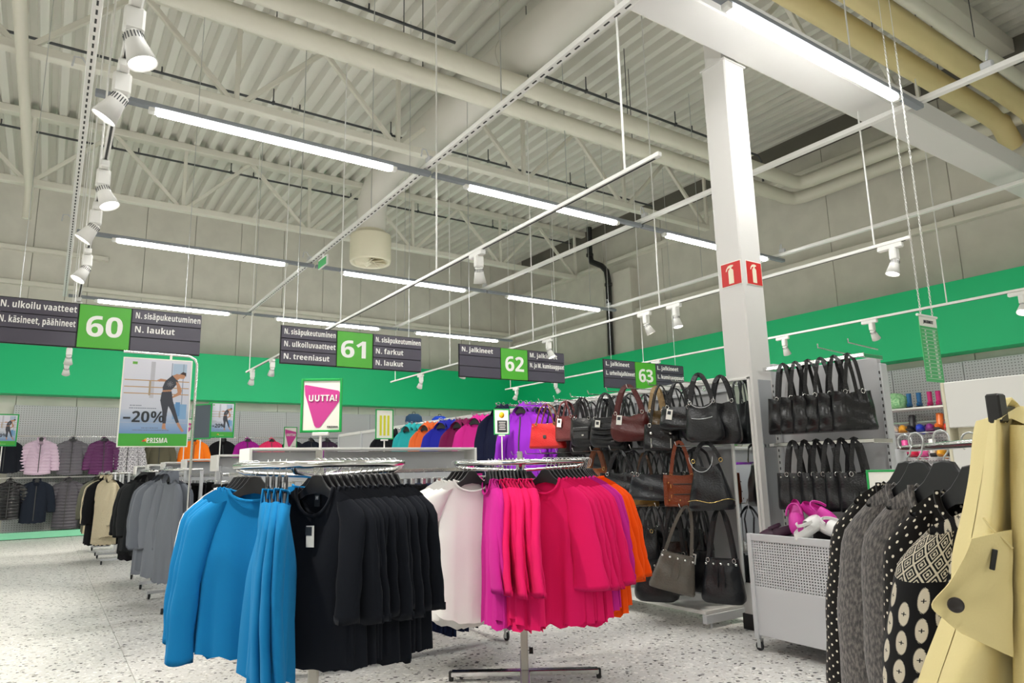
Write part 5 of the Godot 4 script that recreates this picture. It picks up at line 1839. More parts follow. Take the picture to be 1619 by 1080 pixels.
func bags_and_shoes():
	M.grain = noise_tex(41, 0.05, 256, true)
	M.gold = hexm("d8bd7a", 0.25, 0.9)
	var k := Color("141519")
	var rows := [
		# label, x, z, hook y, yaw, dims
		["red satchel with a double flap at the left end of the top row", 4.42, -5.87, 1.97, -62, {"w": 0.42, "h": 0.27, "d": 0.17, "s": 0.2, "taper": 0.86, "round": 0.05, "top": 0.6, "hx": 0.25, "thick": true, "strapc": Color("6b3a22"), "detail": "plate", "gold": true, "soft": 0.004, "rough": 0.3}, Color("b81c1c")],
		["small maroon box bag beside the red satchel", 4.48, -5.62, 1.98, -66, {"w": 0.27, "h": 0.26, "d": 0.13, "s": 0.15, "taper": 0.95, "round": 0.06, "top": 0.7, "tag": true, "soft": 0.003}, Color("5c2224")],
		["black rounded handbag with a front pocket in the top row", 4.46, -5.33, 1.99, -60, {"w": 0.31, "h": 0.29, "d": 0.14, "s": 0.2, "taper": 0.8, "round": 0.5, "top": 0.5, "detail": "pocket", "hx": 0.25}, k],
		["black pleated handbag with a white tag in the top row", 4.46, -4.98, 2.0, -58, {"w": 0.36, "h": 0.29, "d": 0.15, "s": 0.23, "taper": 0.8, "round": 0.35, "top": 0.4, "detail": "pleats", "tag": true, "soft": 0.008}, Color("17191d")],
		["big slouching maroon shoulder bag in the top row", 4.42, -4.62, 2.03, -55, {"w": 0.44, "h": 0.27, "d": 0.17, "s": 0.24, "taper": 0.72, "round": 0.7, "top": 0.4, "sag": 0.05, "strap": 0.035, "soft": 0.014, "tag": true}, Color("55201f")],
		["small bronze pouch bag with tan straps", 4.52, -4.36, 1.99, -60, {"w": 0.2, "h": 0.22, "d": 0.12, "s": 0.2, "taper": 0.6, "round": 0.5, "top": 0.4, "strap": 0.04, "strapc": Color("a3875c"), "soft": 0.016, "rough": 0.25}, Color("5e4826")],
		["black stiff handbag with a V flap and silver strips", 4.43, -4.22, 1.99, -52, {"w": 0.32, "h": 0.23, "d": 0.13, "s": 0.34, "taper": 0.9, "round": 0.06, "top": 0.7, "detail": "vflap", "hx": 0.3, "strap": 0.012}, k],
		["black domed handbag with a white label in the top row", 4.43, -4.02, 2.0, -54, {"w": 0.34, "h": 0.2, "d": 0.16, "s": 0.21, "taper": 0.78, "round": 0.3, "top": 0.6, "tag": true, "hx": 0.25}, Color("16181b")],
		["black bucket hobo with a silver front zip in the top row", 4.42, -3.78, 2.03, -52, {"w": 0.33, "h": 0.33, "d": 0.19, "s": 0.22, "taper": 0.68, "round": 0.3, "top": 0.5, "sag": 0.05, "strap": 0.035, "detail": "slit", "soft": 0.007}, k],
		["black handbag nearest the column in the top row", 4.62, -3.72, 2.02, -66, {"w": 0.3, "h": 0.36, "d": 0.15, "s": 0.2, "taper": 0.7, "round": 0.3, "sag": 0.03, "strap": 0.03}, Color("121317")],
		["brown leather bag peeping out beside the orange tops", 4.58, -5.28, 1.47, -60, {"w": 0.28, "h": 0.2, "d": 0.12, "s": 0.18, "taper": 0.8, "round": 0.3, "strap": 0.035, "gold": true}, Color("7a3c14")],
		["black satchel with vertical seams in the middle row", 4.5, -4.86, 1.44, -50, {"w": 0.42, "h": 0.22, "d": 0.16, "s": 0.2, "taper": 0.92, "round": 0.1, "top": 0.7, "strap": 0.025, "tag": false, "detail": "strapfront"}, Color("1c1e22")],
		["mustard tan box bag in the middle row", 4.53, -4.57, 1.41, -48, {"w": 0.24, "h": 0.25, "d": 0.13, "s": 0.22, "taper": 0.95, "round": 0.06, "top": 0.8, "strapc": Color("4a3018")}, Color("8d6c33")],
		["black soft grained handbag with a square badge, middle row", 4.42, -4.36, 1.45, -52, {"w": 0.42, "h": 0.23, "d": 0.15, "s": 0.22, "taper": 0.8, "round": 0.15, "top": 0.4, "detail": "plate", "strap": 0.014, "soft": 0.013, "rough": 0.3}, Color("1e2227")],
		["cognac brown bag with zips and studs in the middle row", 4.42, -4.04, 1.49, -54, {"w": 0.31, "h": 0.26, "d": 0.1, "s": 0.27, "taper": 0.96, "round": 0.05, "top": 0.8, "detail": "zips", "strap": 0.03, "gold": true, "handles": 1, "soft": 0.003}, Color("7c3512")],
		["large black hobo with a pale metal line along its base", 4.42, -3.76, 1.47, -52, {"w": 0.38, "h": 0.4, "d": 0.18, "s": 0.13, "taper": 0.5, "round": 0.12, "top": 0.4, "sag": 0.08, "detail": "piping", "gold": true, "strap": 0.03, "soft": 0.008}, Color("101217")],
		["dark grey bag behind the orange tops in the bottom row", 4.58, -4.68, 0.93, -58, {"w": 0.32, "h": 0.32, "d": 0.14, "s": 0.2, "taper": 0.9, "round": 0.2, "gold": true}, Color("26282b")],
		["round black drawstring bag at the foot of the bag wall", 4.38, -4.35, 0.95, -52, {"w": 0.42, "h": 0.33, "d": 0.22, "s": 0.44, "taper": 0.62, "round": 0.35, "top": 0.5, "detail": "drawstring", "strap": 0.014, "soft": 0.009}, Color("181a1e")],
		["black bag with a white card tag in the bottom row", 4.47, -4.2, 0.94, -58, {"w": 0.3, "h": 0.34, "d": 0.16, "s": 0.36, "taper": 0.75, "round": 0.3, "tag": true, "strap": 0.022}, Color("131417")],
		["taupe grey drawstring bag tilted in the bottom row", 4.4, -3.98, 0.96, -46, {"w": 0.38, "h": 0.3, "d": 0.18, "s": 0.38, "taper": 0.68, "round": 0.06, "top": 0.5, "detail": "drawstring", "strap": 0.026, "soft": 0.007, "handles": 1}, Color("5d5850")],
		["black drawstring bag nearest the column in the bottom row", 4.56, -3.78, 0.94, -60, {"w": 0.36, "h": 0.34, "d": 0.2, "s": 0.38, "taper": 0.7, "round": 0.2, "top": 0.5, "detail": "drawstring", "strap": 0.026, "soft": 0.008}, Color("14171c")],
		["dark brown shoulder bag between the black ones, bottom row", 4.6, -4.34, 0.95, -60, {"w": 0.26, "h": 0.3, "d": 0.12, "s": 0.3, "taper": 0.8, "round": 0.2, "strap": 0.02}, Color("2c1710")],
	]
	var made := []
	for q in rows:
		var g: Dictionary = q[5]
		g.seed = rows.find(q) + 3
		var b := bag(q[0], g, q[6])
		b.set_meta("group", "handbags on the display wall")
		b.position = Vector3(q[1], q[3], q[2])
		b.rotation_degrees = Vector3(0, q[4], -14.0 if q[0].begins_with("taupe") else rng.randf_range(-3, 3))
		made.append(b)
	# the darker bags that hang behind those, on the same arms
	var src := [2, 3, 8, 9, 11, 13, 7, 20, 18]
	var dark := [Color("15161a"), Color("1b1c20"), Color("20181a"), Color("241a14")]
	var n := 0
	for lev in [[2.0, "top"], [1.45, "middle"], [0.96, "bottom"]]:
		for i in 10:
			var z: float = -4.06 - 0.26 * i
			var s: Node3D = made[src[(n * 4 + i) % src.size()]]
			var o := dup(s, Vector3(4.66 + 0.05 * (i % 3), lev[0] - 0.01, z), -84 + rng.randf_range(-10, 10), "dark bag hanging behind the front ones in the %s row, %s from the column" % [lev[1], NUM[i]], "dark bags behind the front handbags")
			o.scale = Vector3(0.95, 1, 0.8)
			n += 1
	for lev in [[1.99, "top"], [1.44, "middle"], [0.95, "bottom"]]:
		for i in 9:
			var s: Node3D = made[src[(n * 5 + i) % src.size()]]
			var o := dup(s, Vector3(4.8, lev[0] - 0.01, -4.24 - 0.27 * i), -88 + rng.randf_range(-8, 8), "dark bag against the wall behind two others in the %s row, %s from the column" % [lev[1], NUM[i]], "dark bags behind the front handbags")
			o.scale = Vector3(1.0, 1.02, 0.7)
			n += 1
	for lev in [1.99, 1.45, 0.95]:
		for i in 10:
			var t := thing("display_hook", "chrome hook of the bag wall, %s row, %s from the column" % [{1.99: "top", 1.45: "middle", 0.95: "bottom"}[lev], NUM[i]], "hook", Vector3(5.04, lev + 0.004, -3.98 - 0.27 * i), 0, "chrome hooks of the bag wall")
			var b := MB.new()
			b.tube([Vector3(0, 0, 0), Vector3(-0.72, 0.0, 0), Vector3(-0.735, 0.035, 0)], 0.005, 6)
			obj("prong", b.done(), M.chrome, t)
			obj("backplate", one_box(Vector3(0, 0, 0), Vector3(0.012, 0.05, 0.04), 0.002), M.chrome, t)
	# black totes on the two bars of the grey end panel
	var tote := bag("large black tote with silver eyelets on the upper bar, first from the left", {"w": 0.31, "h": 0.29, "d": 0.16, "s": 0.27, "taper": 0.88, "round": 0.04, "top": 0.55, "hx": 0.2, "strap": 0.026, "detail": "strapfront", "soft": 0.016, "seed": 5, "sag": 0.03}, Color("121214"))
	tote.set_meta("group", "black totes on the end panel")
	tote.position = Vector3(4.87, 2.08, -3.29)
	tote.rotation_degrees.y = -66
	for i in range(1, 6):
		dup(tote, Vector3(4.87, 2.08, -3.29 + 0.108 * i), -58 + 9.0 * (i % 3), "large black tote with silver eyelets on the upper bar, %s from the left" % NUM[i], "black totes on the end panel")
	var tote2 := bag("black tote with short chain handles on the lower bar, first from the left", {"w": 0.29, "h": 0.28, "d": 0.14, "s": 0.24, "strap": 0.03, "taper": 0.94, "round": 0.04, "top": 0.55, "hx": 0.2, "detail": "plate", "soft": 0.006, "seed": 9}, Color("17171a"))
	tote2.set_meta("group", "black totes on the end panel")
	tote2.position = Vector3(4.87, 1.46, -3.27)
	tote2.rotation_degrees.y = -66
	for i in range(1, 6):
		dup(tote2, Vector3(4.87, 1.46, -3.27 + 0.1 * i), -60 + 8.0 * (i % 3), "black tote with short chain handles on the lower bar, %s from the left" % NUM[i], "black totes on the end panel")
	swing_tag(get_node(str(tote2.name)), 0.1, -0.3, 0.09)
	shoes()

func clog(c: Color) -> Node3D:
	# toe towards +z, 0.25 long
	var t := Node3D.new()
	var m := mat(c, 0.45)
	var b := MB.new()
	var outline := []
	for i in 28:
		var a := TAU * i / 28.0
		var z := sin(a) * 0.125
		outline.append(Vector2(cos(a) * (0.036 + 0.013 * smoothstep(-0.1, 0.08, z)), z))
	var rows := []
	for y in [0.0, 0.004, 0.022, 0.028]:
		var ring := PackedVector3Array()
		var s := 0.93 if y == 0.0 else 1.0
		for p in outline:
			ring.append(Vector3(p.x * s, y, p.y * s))
		rows.append(ring)
	b.grid(rows, true)
	b.fan(rows[0], Vector3(0, 0, 0)); b.fan(rows[3], Vector3(0, 0.024, 0))
	obj("sole", b.done(), m, t)
	b = MB.new()
	rows = []
	for i in 13:      # from the throat to the toe
		var f := i / 12.0
		var z := lerpf(-0.005, 0.125, f)
		var hw := (0.036 + 0.013 * smoothstep(-0.1, 0.08, z)) * sqrt(maxf(0.0, 1.0 - pow(maxf(0.0, z) / 0.126, 2.4)))
		var hh := 0.062 * sqrt(maxf(0.0, 1.0 - pow(f, 2.6))) + 0.02
		var ring := PackedVector3Array()
		for j in 13:
			var a := PI * j / 12.0
			ring.append(Vector3(cos(a) * hw, 0.018 + sin(a) * (hh - 0.018) , z))
		rows.append(ring)
	b.grid(rows)
	obj("upper", b.done(), m, t)
	b = MB.new()
	rows = [PackedVector3Array(), PackedVector3Array(), PackedVector3Array()]
	for j in 15:
		var a := PI + PI * j / 14.0
		for k in 3:
			rows[k].append(Vector3(cos(a) * 0.038 * (1.0 - 0.04 * k), 0.025 + 0.016 * k, sin(a) * 0.122 * (1.0 - 0.03 * k) * (1.0 if k < 2 else 0.98) - 0.0))
	b.grid(rows)
	obj("heel_rim", b.done(), m, t)
	b = MB.new()
	var pts := []
	for j in 13:
		var a := PI * j / 12.0
		pts.append(Vector3(cos(a) * 0.047, 0.07 + 0.01 * sin(a), -0.0 - sin(a) * 0.075 + 0.01))
	b.strap(pts, Vector3.UP, 0.018, 0.005)
	obj("heel_strap", b.done(), m, t)
	return t

func boot(c: Color, sole: Color) -> Node3D:
	var t := Node3D.new()
	var m := mat(c, 0.25)
	var b := MB.new()
	var rows := []
	for i in 11:
		var f := i / 10.0
		var z := lerpf(-0.045, 0.11, f)
		var hw := 0.034 * sqrt(maxf(0.0, 1.0 - pow(maxf(0.0, z - 0.02) / 0.092, 2.2)))
		var ring := PackedVector3Array()
		for j in 12:
			var a := TAU * j / 12.0
			ring.append(Vector3(cos(a) * hw, 0.038 + sin(a) * lerpf(0.036, 0.026, f) * (1.0 if f < 1.0 else 0.2), z))
		rows.append(ring)
	b.grid(rows, true)
	b.fan(rows[0], Vector3(0, 0.038, -0.045))
	var sh := []
	for y in [0.04, 0.08, 0.13, 0.19, 0.2, 0.2, 0.1]:
		var ring := PackedVector3Array()
		var k := 1.0 if sh.size() < 5 else 0.85
		for j in 14:
			var a := TAU * j / 14.0
			ring.append(Vector3(cos(a) * (0.034 + 0.05 * maxf(0, y - 0.08) * 0.6) * k, y, -0.01 + sin(a) * (0.038 + 0.03 * maxf(0, y - 0.08)) * k))
		sh.append(ring)
	b.grid(sh, true)
	obj("shaft_and_foot", b.done(), m, t)
	b = MB.new()
	b.box(Vector3(0, 0.008, 0.03), Vector3(0.066, 0.016, 0.155), Basis.IDENTITY, 0.006)
	obj("sole", b.done(), mat(sole, 0.6), t)
	b = MB.new()
	b.box(Vector3(0, 0.19, -0.01), Vector3(0.085, 0.016, 0.094), Basis.IDENTITY, 0.006)
	return t

func put(t: Node3D, called: String, label: String, category: String, at: Vector3, rot: Vector3, group := ""):
	t.name = numbered(called)
	add_child(t)
	t.position = at
	t.rotation_degrees = rot
	if called == "clog" and group == "clogs in the sale bin":
		t.scale = Vector3.ONE * 1.12
	tag(t, label, category, group)

func shoes():
	# in the perforated bin
	put(clog(Color("d63aa8")), "clog", "bright pink clog standing toe down in the sale bin", "clog", Vector3(4.41, 0.905, -2.98), Vector3(58, -62, 10), "clogs in the sale bin")
	put(clog(Color("d63aa8")), "clog", "bright pink clog lying on its side in the sale bin", "clog", Vector3(4.48, 0.92, -2.86), Vector3(28, 10, 30), "clogs in the sale bin")
	put(clog(Color("ececea")), "clog", "white clog with its opening towards the aisle in the bin", "clog", Vector3(4.38, 0.83, -2.86), Vector3(-30, 70, 0), "clogs in the sale bin")
	put(clog(Color("ececea")), "clog", "white clog right of the other white one in the bin", "clog", Vector3(4.4, 0.825, -2.72), Vector3(8, -20, 10), "clogs in the sale bin")
	put(clog(Color("ececea")), "clog", "white clog nearest the polka dot coat in the bin", "clog", Vector3(4.46, 0.82, -2.6), Vector3(4, -70, 0), "clogs in the sale bin")
	for i in 5:
		put(clog(Color("1b1b1d") if i != 3 else Color("3a1230")), "clog", ["black clog behind the pink ones in the bin", "black clog at the back right of the bin", "second black clog at the back right of the bin", "dark plum clog at the left end of the bin", "black clog at the back left of the bin"][i], "clog", [Vector3(4.68, 0.76, -2.9), Vector3(4.64, 0.82, -2.72), Vector3(4.7, 0.85, -2.62), Vector3(4.45, 0.75, -3.2), Vector3(4.68, 0.74, -3.15)][i], Vector3(10 * i - 10, 60 + 50 * i, 12 * (i % 2)), "clogs in the sale bin")
	for i in 7:
		for j in 4:
			put(clog(Color("1b1b1d")), "clog", "black clog lying under the others in the bin", "clog", Vector3(4.445, 0.428 + 0.082 * j, -3.2 + 0.125 * i), Vector3(0, 86 + 7 * ((i + j) % 3), 0), "black clogs at the bottom of the bin")
			if j == 3:
				put(clog(Color("1b1b1d")), "clog", "black clog lying under the others in the bin", "clog", Vector3(4.66, 0.428 + 0.082 * j, -3.2 + 0.125 * i), Vector3(0, 86 + 7 * ((i + j) % 3), 0), "black clogs at the bottom of the bin")
	# shelf and hooks of the shoe wall
	var t := thing("shoe_shelf", "white shelf of boots and rucksacks on the right wall", "shelf", Vector3(12.85, 2.19, -6.1))
	obj("board", one_box(Vector3(0, 0, 0), Vector3(0.5, 0.03, 1.7), 0.004), M.white, t)
	obj("bracket", one_box(Vector3(0.05, -0.09, -0.8), Vector3(0.4, 0.12, 0.02), 0.003), M.black, t)
	obj("bracket", one_box(Vector3(0.05, -0.09, 0.8), Vector3(0.4, 0.12, 0.02), 0.003), M.black, t)
	for k in 2:
		var bp := thing("rucksack", ["pink speckled rucksack on the shoe shelf of the right wall", "pale green rucksack on the shoe shelf of the right wall"][k], "rucksack", Vector3(12.78, 2.205, -6.78 + 0.36 * k), -70)
		var sp := fabric(Color.WHITE, 0.2)
		sp.albedo_texture = noise_tex(51 + k, 0.05, 128, false, [Color("8c4a58"), Color("8fce92")][k], [Color("f0b0c6"), Color("bfe8b8")][k], 0.35, 0.65)
		sp.uv1_triplanar = true
		sp.uv1_scale = Vector3.ONE * 3.0
		var b := MB.new()
		b.lathe([[0.0, 0.5 - 0.2 * k], [0.1, 0.48 - 0.2 * k], [0.18, 0.38 - 0.16 * k], [0.2, 0.2 - 0.06 * k], [0.18, 0.02], [0.0, 0.0]], 20, Transform3D(Basis.from_scale(Vector3(1.1, 1, 0.8)), Vector3.ZERO))
		obj("body", b.done(), sp, bp)
		b = MB.new()
		b.box(Vector3(0, 0.12, 0.14), Vector3(0.22, 0.16, 0.06), Basis.IDENTITY, 0.02)
		obj("pocket", b.done(), sp, bp)
	var sets := [[-6.15, "2e6fa8", "14161c", "blue and black children's boot"], [-5.98, "2e6fa8", "14161c", "blue and black children's boot"], [-5.8, "d8317f", "8a1f50", "pink children's boot"], [-5.66, "d8317f", "8a1f50", "pink children's boot"]]
	for i in 4:
		put(boot(Color(sets[i][1]), Color(sets[i][2])), "boot", "%s on the shoe shelf, %s from the left" % [sets[i][3], NUM[i]], "boot", Vector3(12.75, 2.206, sets[i][0]), Vector3(0, -80, 0), "boots on the shoe shelf")
		get_child(-1).scale = Vector3(1.1, 1.3, 1.1)
	var cols := ["2440b8", "c02a2a", "e0a030", "e0559a", "d8402c", "e04a98", "7a2a7a", "2a2a30", "3a7ac0", "f0f0ee", "c82a4a", "e87830"]
	var names := ["royal blue", "red", "amber", "pink", "orange red", "rose pink", "purple", "black", "sky blue", "white", "crimson", "orange"]
	for r in 3:
		var y: float = [1.8, 1.36, 0.92][r]
		t = thing("shoe_rail", ["upper", "middle", "lower"][r] + " rail of hanging children's shoes on the right wall", "rail", Vector3(12.95, y, -5.9))
		var b := MB.new()
		b.box(Vector3(0, 0.16, 0), Vector3(0.02, 0.03, 3.4), Basis.IDENTITY, 0.003)
		obj("bar", b.done(), M.chrome, t)
		obj("ledge", one_box(Vector3(0.02, -0.03, 0), Vector3(0.3, 0.02, 3.4), 0.003), M.grey_metal, t)
		for i in 15:
			var ci := (i * 5 + r * 3 + i / 4) % 12
			var s: Node3D = clog(Color(cols[ci])) if (i + r) % 3 else boot(Color(cols[ci]), Color("26262a"))
			put(s, "clog" if (i + r) % 3 else "boot", "%s children's %s on the %s rail of the shoe wall, %s from the left" % [names[ci], "clog" if (i + r) % 3 else "boot", ["upper", "middle", "lower"][r], NUM[i]], "clog" if (i + r) % 3 else "boot", Vector3(12.86, y - 0.018, -7.15 + 0.155 * i), Vector3(-14, -85 + 9 * (i % 3), 0), "children's shoes on the right wall")
			s.scale = Vector3.ONE * 1.55
	# small green framed price sheet by the totes
	var ps := thing("price_sheet", "green framed white price sheet beside the lower black totes", "sign", Vector3(3.74, 1.155, -1.93), -75)
	obj("frame", frame_mesh(0.27, 0.19, 0.012, 0.012), M.frame_green, ps)
	obj("sheet", one_box(Vector3.ZERO, Vector3(0.255, 0.175, 0.006)), M.paper, ps)
	for i in 3:
		obj("print_line", one_box(Vector3(0.0, 0.0 - 0.02 * i, 0.004), Vector3(0.13 - 0.02 * i, 0.004, 0.002)), M.grey_metal, ps)
	var pb := MB.new()
	pb.tube([Vector3(0, -0.1, -0.002), Vector3(0, -1.145, -0.002)], 0.008, 6)
	pb.box(Vector3(0, -1.145, 0), Vector3(0.2, 0.02, 0.2), Basis.IDENTITY, 0.004)
	obj("stand", pb.done(), M.grey_metal, ps)

# ---- coats in the right foreground ------------------------------------------------------------

func dots_print() -> ImageTexture:
	var im := Image.create(128, 128, false, Image.FORMAT_RGB8)
	im.fill(Color("14110f"))
	for q in [[32, 32], [96, 96]]:
		for y in range(-16, 17):
			for x in range(-16, 17):
				if x * x + y * y < 196:
					im.set_pixel(posmod(q[0] + x, 128), posmod(q[1] + y, 128), Color("e4dccb"))
	return ImageTexture.create_from_image(im)

func knit_print() -> ImageTexture:
	# half a metre wide, 0.92 m tall: diamonds over the yoke, ovals with a cross, diamonds again to the hem
	var im := Image.create(512, 942, false, Image.FORMAT_RGB8)
	var dark := Color("121215")
	var pale := Color("cfc6b4")
	im.fill(dark)
	for y in 942:
		if y > 150 and y < 600:
			continue
		for x in 512:
			var u := fposmod(x / 51.2 + y / 62.8, 1.0) - 0.5
			var v := fposmod(x / 51.2 - y / 62.8, 1.0) - 0.5
			var q := maxf(absf(u), absf(v))
			if q > 0.42 or (q > 0.2 and q < 0.29) or (absf(u) < 0.06 and absf(v) < 0.13) or (absf(v) < 0.06 and absf(u) < 0.13):
				im.set_pixel(x, y, pale)
	for k in 10:
		for r in 5:
			var cx := 25 + 51 * k
			var cy := 210 + 104 * r - 52 * (k % 2)
			if cy < 160 or cy > 600:
				continue
			for y in range(-48, 49):
				for x in range(-18, 19):
					if pow(x / 16.5, 2) + pow(y / 43.0, 2) < 1.0 + 0.12 * sin(y * 1.1 + x):
						im.set_pixel(posmod(cx + x, 512), cy + y, pale)
			for q in range(-7, 8):
				for w in range(-1, 2):
					im.set_pixel(posmod(cx + q, 512), cy + w, dark)
					im.set_pixel(posmod(cx + w, 512), cy + q, dark)
	return ImageTexture.create_from_image(im)

func printed(tex: Texture2D, sc: Vector3) -> StandardMaterial3D:
	var m := fabric(Color.WHITE, 0.2, false)
	m.albedo_texture = tex
	m.uv1_scale = sc
	return m

func coats_by_the_panel():
	# white partition with a recessed channel
	var t := thing("white_partition", "white partition wall with a recessed channel at the right edge", "partition", Vector3(2.99, 0, 0))
	obj("upper_board", one_box(Vector3(0, 1.51, -0.2), Vector3(0.08, 0.18, 2.17), 0.003), M.white, t)
	obj("lower_board", one_box(Vector3(0, 0.69, -0.2), Vector3(0.08, 1.36, 2.17), 0.003), M.white, t)
	obj("channel", one_box(Vector3(0.02, 1.395, -0.2), Vector3(0.04, 0.06, 2.14)), M.cream, t)
	obj("edge_strip", one_box(Vector3(0, 0.8, -1.29), Vector3(0.084, 1.6, 0.012), 0.002), M.cream, t)
	# the arm with its black end that carries the yellow coat
	var arm := thing("coat_hook", "dark metal arm with a black rubber end holding the yellow coat", "hook", Vector3(1.36, 1.384, -0.512))
	var b := MB.new()
	b.tube([Vector3(0, 0, 0), Vector3(0.3, 0.0, 0), Vector3(1.6, 0.0, 0)], 0.006, 8)
	obj("rod", b.done(), hexm("4a4a4c", 0.35, 0.8), arm)
	b = MB.new()
	b.box(Vector3(0.0, 0.0, 0), Vector3(0.03, 0.05, 0.022), Basis.IDENTITY, 0.003)
	obj("black_end", b.done(), M.black, arm)
	var rail := thing("coat_rail", "chrome rail of the dotted and knitted coats on the right", "clothes rail", Vector3(1.9, 1.33, -0.93))
	b = MB.new()
	b.tube([Vector3(0.1, 0, -0.075), Vector3(-0.41, 0, 0.35)], 0.009, 8)
	obj("bar", b.done(), M.chrome, rail)
	b = MB.new()
	b.tube([Vector3(0.1, 0.0, -0.075), Vector3(0.1, -1.3, -0.075)], 0.015, 8)
	b.tube([Vector3(-0.3, -1.285, 0.1), Vector3(0.4, -1.285, -0.2)], 0.015, 8)
	obj("stand", b.done(), M.grey_metal, rail)
	var dots := printed(dots_print(), Vector3(34, 34, 1))
	var heather := fabric(Color.WHITE, 0.4, false)
	heather.albedo_texture = noise_tex(61, 0.03, 256, false, Color("4b4949"), Color("7a7471"), 0.25, 0.75)
	heather.uv1_scale = Vector3(14, 6, 1)
	heather.normal_enabled = true
	heather.normal_texture = M.weave
	heather.normal_scale = 0.5
	var knit := printed(knit_print(), Vector3(3.3, 1.79, 1))
	var yellow := fabric(Color("eadaa0"), 0.15)
	var list := [
		["dotted_coat", dots, Vector3(1.89, 1.345, -0.937), -104, {"sw": 0.2, "hw": 0.23, "L": 0.86, "sl": 0.7, "slw": 0.065, "nk": 0.08, "d": 0.05, "fold": 0.012, "seed": 401, "spread": 0.06}, "black coat with small white polka dots, leftmost of the coats at the right"],
		["grey_cardigan", heather, Vector3(1.804, 1.345, -0.867), -106, {"sw": 0.19, "hw": 0.22, "L": 0.86, "sl": 0.68, "slw": 0.065, "nk": 0.08, "d": 0.05, "fold": 0.014, "seed": 402, "spread": 0.05}, "mottled grey cardigan right of the polka dot coat"],
		["grey_cardigan", heather, Vector3(1.723, 1.345, -0.771), -106, {"sw": 0.19, "hw": 0.22, "L": 0.86, "sl": 0.68, "slw": 0.065, "nk": 0.1, "d": 0.05, "fold": 0.014, "seed": 403, "spread": 0.04}, "second mottled grey cardigan, before the patterned one"],
		["dotted_coat", dots, Vector3(1.672, 1.335, -0.69), -106, {"sw": 0.19, "hw": 0.22, "L": 0.8, "sl": 0.66, "slw": 0.065, "nk": 0.08, "d": 0.04, "fold": 0.012, "seed": 404, "spread": 0.03}, "black polka dot coat squeezed between the grey and the patterned cardigan"],
		["patterned_cardigan", knit, Vector3(1.57, 1.305, -0.594), -108, {"sw": 0.21, "hw": 0.25, "L": 0.85, "sl": 0.68, "slw": 0.085, "slt": 0.045, "nk": 0.3, "nw": 0.07, "d": 0.06, "fold": 0.02, "seed": 405, "spread": 0.08, "open": 0.05}, "black and cream patterned knitted cardigan with ovals and diamonds"],
	]
	for q in list:
		var o := make_garment(q[0], q[4], q[1], q[5], "coat" if q[0] != "grey_cardigan" and q[0] != "patterned_cardigan" else "cardigan", M.black if q[0] == "patterned_cardigan" else null)
		o.position = q[2]
		o.rotation_degrees.y = q[3]
		if true:
			dup(gcache.hanger_node, q[2], q[3], "black hanger of the " + " ".join(String(q[5]).split(" ").slice(0, 10)), "black hangers of the right foreground coats")
	yellow_coat(yellow)

func smooth_sheet(pts: Array, n: int, wrinkle: float, seed_: int) -> Array:
	# a finer sheet through the given points (Catmull-Rom both ways) with soft creases
	var wide := []
	for row in pts:
		var o := []
		for i in row.size() - 1:
			for k in n:
				o.append((row[i] as Vector3).cubic_interpolate(row[i + 1], row[maxi(i - 1, 0)], row[mini(i + 2, row.size() - 1)], float(k) / n))
		o.append(row[-1])
		wide.append(o)
	var out := []
	for i in wide.size() - 1:
		for k in n:
			var ring := PackedVector3Array()
			for j in wide[0].size():
				var q: Vector3 = (wide[i][j] as Vector3).cubic_interpolate(wide[i + 1][j], wide[maxi(i - 1, 0)][j], wide[mini(i + 2, wide.size() - 1)][j], float(k) / n)
				var u: float = float(j) / wide[0].size()
				var v: float = (i + float(k) / n) / wide.size()
				ring.append(q + Vector3(-0.8, 0.0, 0.55) * wrinkle * (sin(u * 9.0 + v * 14.0 + seed_) * sin(v * 5.0 + seed_ * 2.0) + 0.5 * sin(u * 4.0 - v * 23.0 + seed_)))
			out.append(ring)
	var last := PackedVector3Array()
	for q in wide[-1]: last.append(q)
	out.append(last)
	return out

func thick_sheet(rows: Array, off: Vector3) -> ArrayMesh:
	var b := MB.new()
	b.grid(rows)
	var back := []
	for r in rows:
		var k := PackedVector3Array()
		for q in r: k.append(q + off)
		back.append(k)
	b.grid(back, false, [], 1)
	b.grid([rows[0], back[0]], false, [], 2)
	b.grid([rows[-1], back[-1]], false, [], 2)
	var l := [PackedVector3Array(), PackedVector3Array(), PackedVector3Array(), PackedVector3Array()]
	for i in rows.size():
		l[0].append(rows[i][0]); l[1].append(back[i][0]); l[2].append(rows[i][-1]); l[3].append(back[i][-1])
	b.grid([l[0], l[1]], false, [], 3)
	b.grid([l[2], l[3]], false, [], 3)
	return b.done()

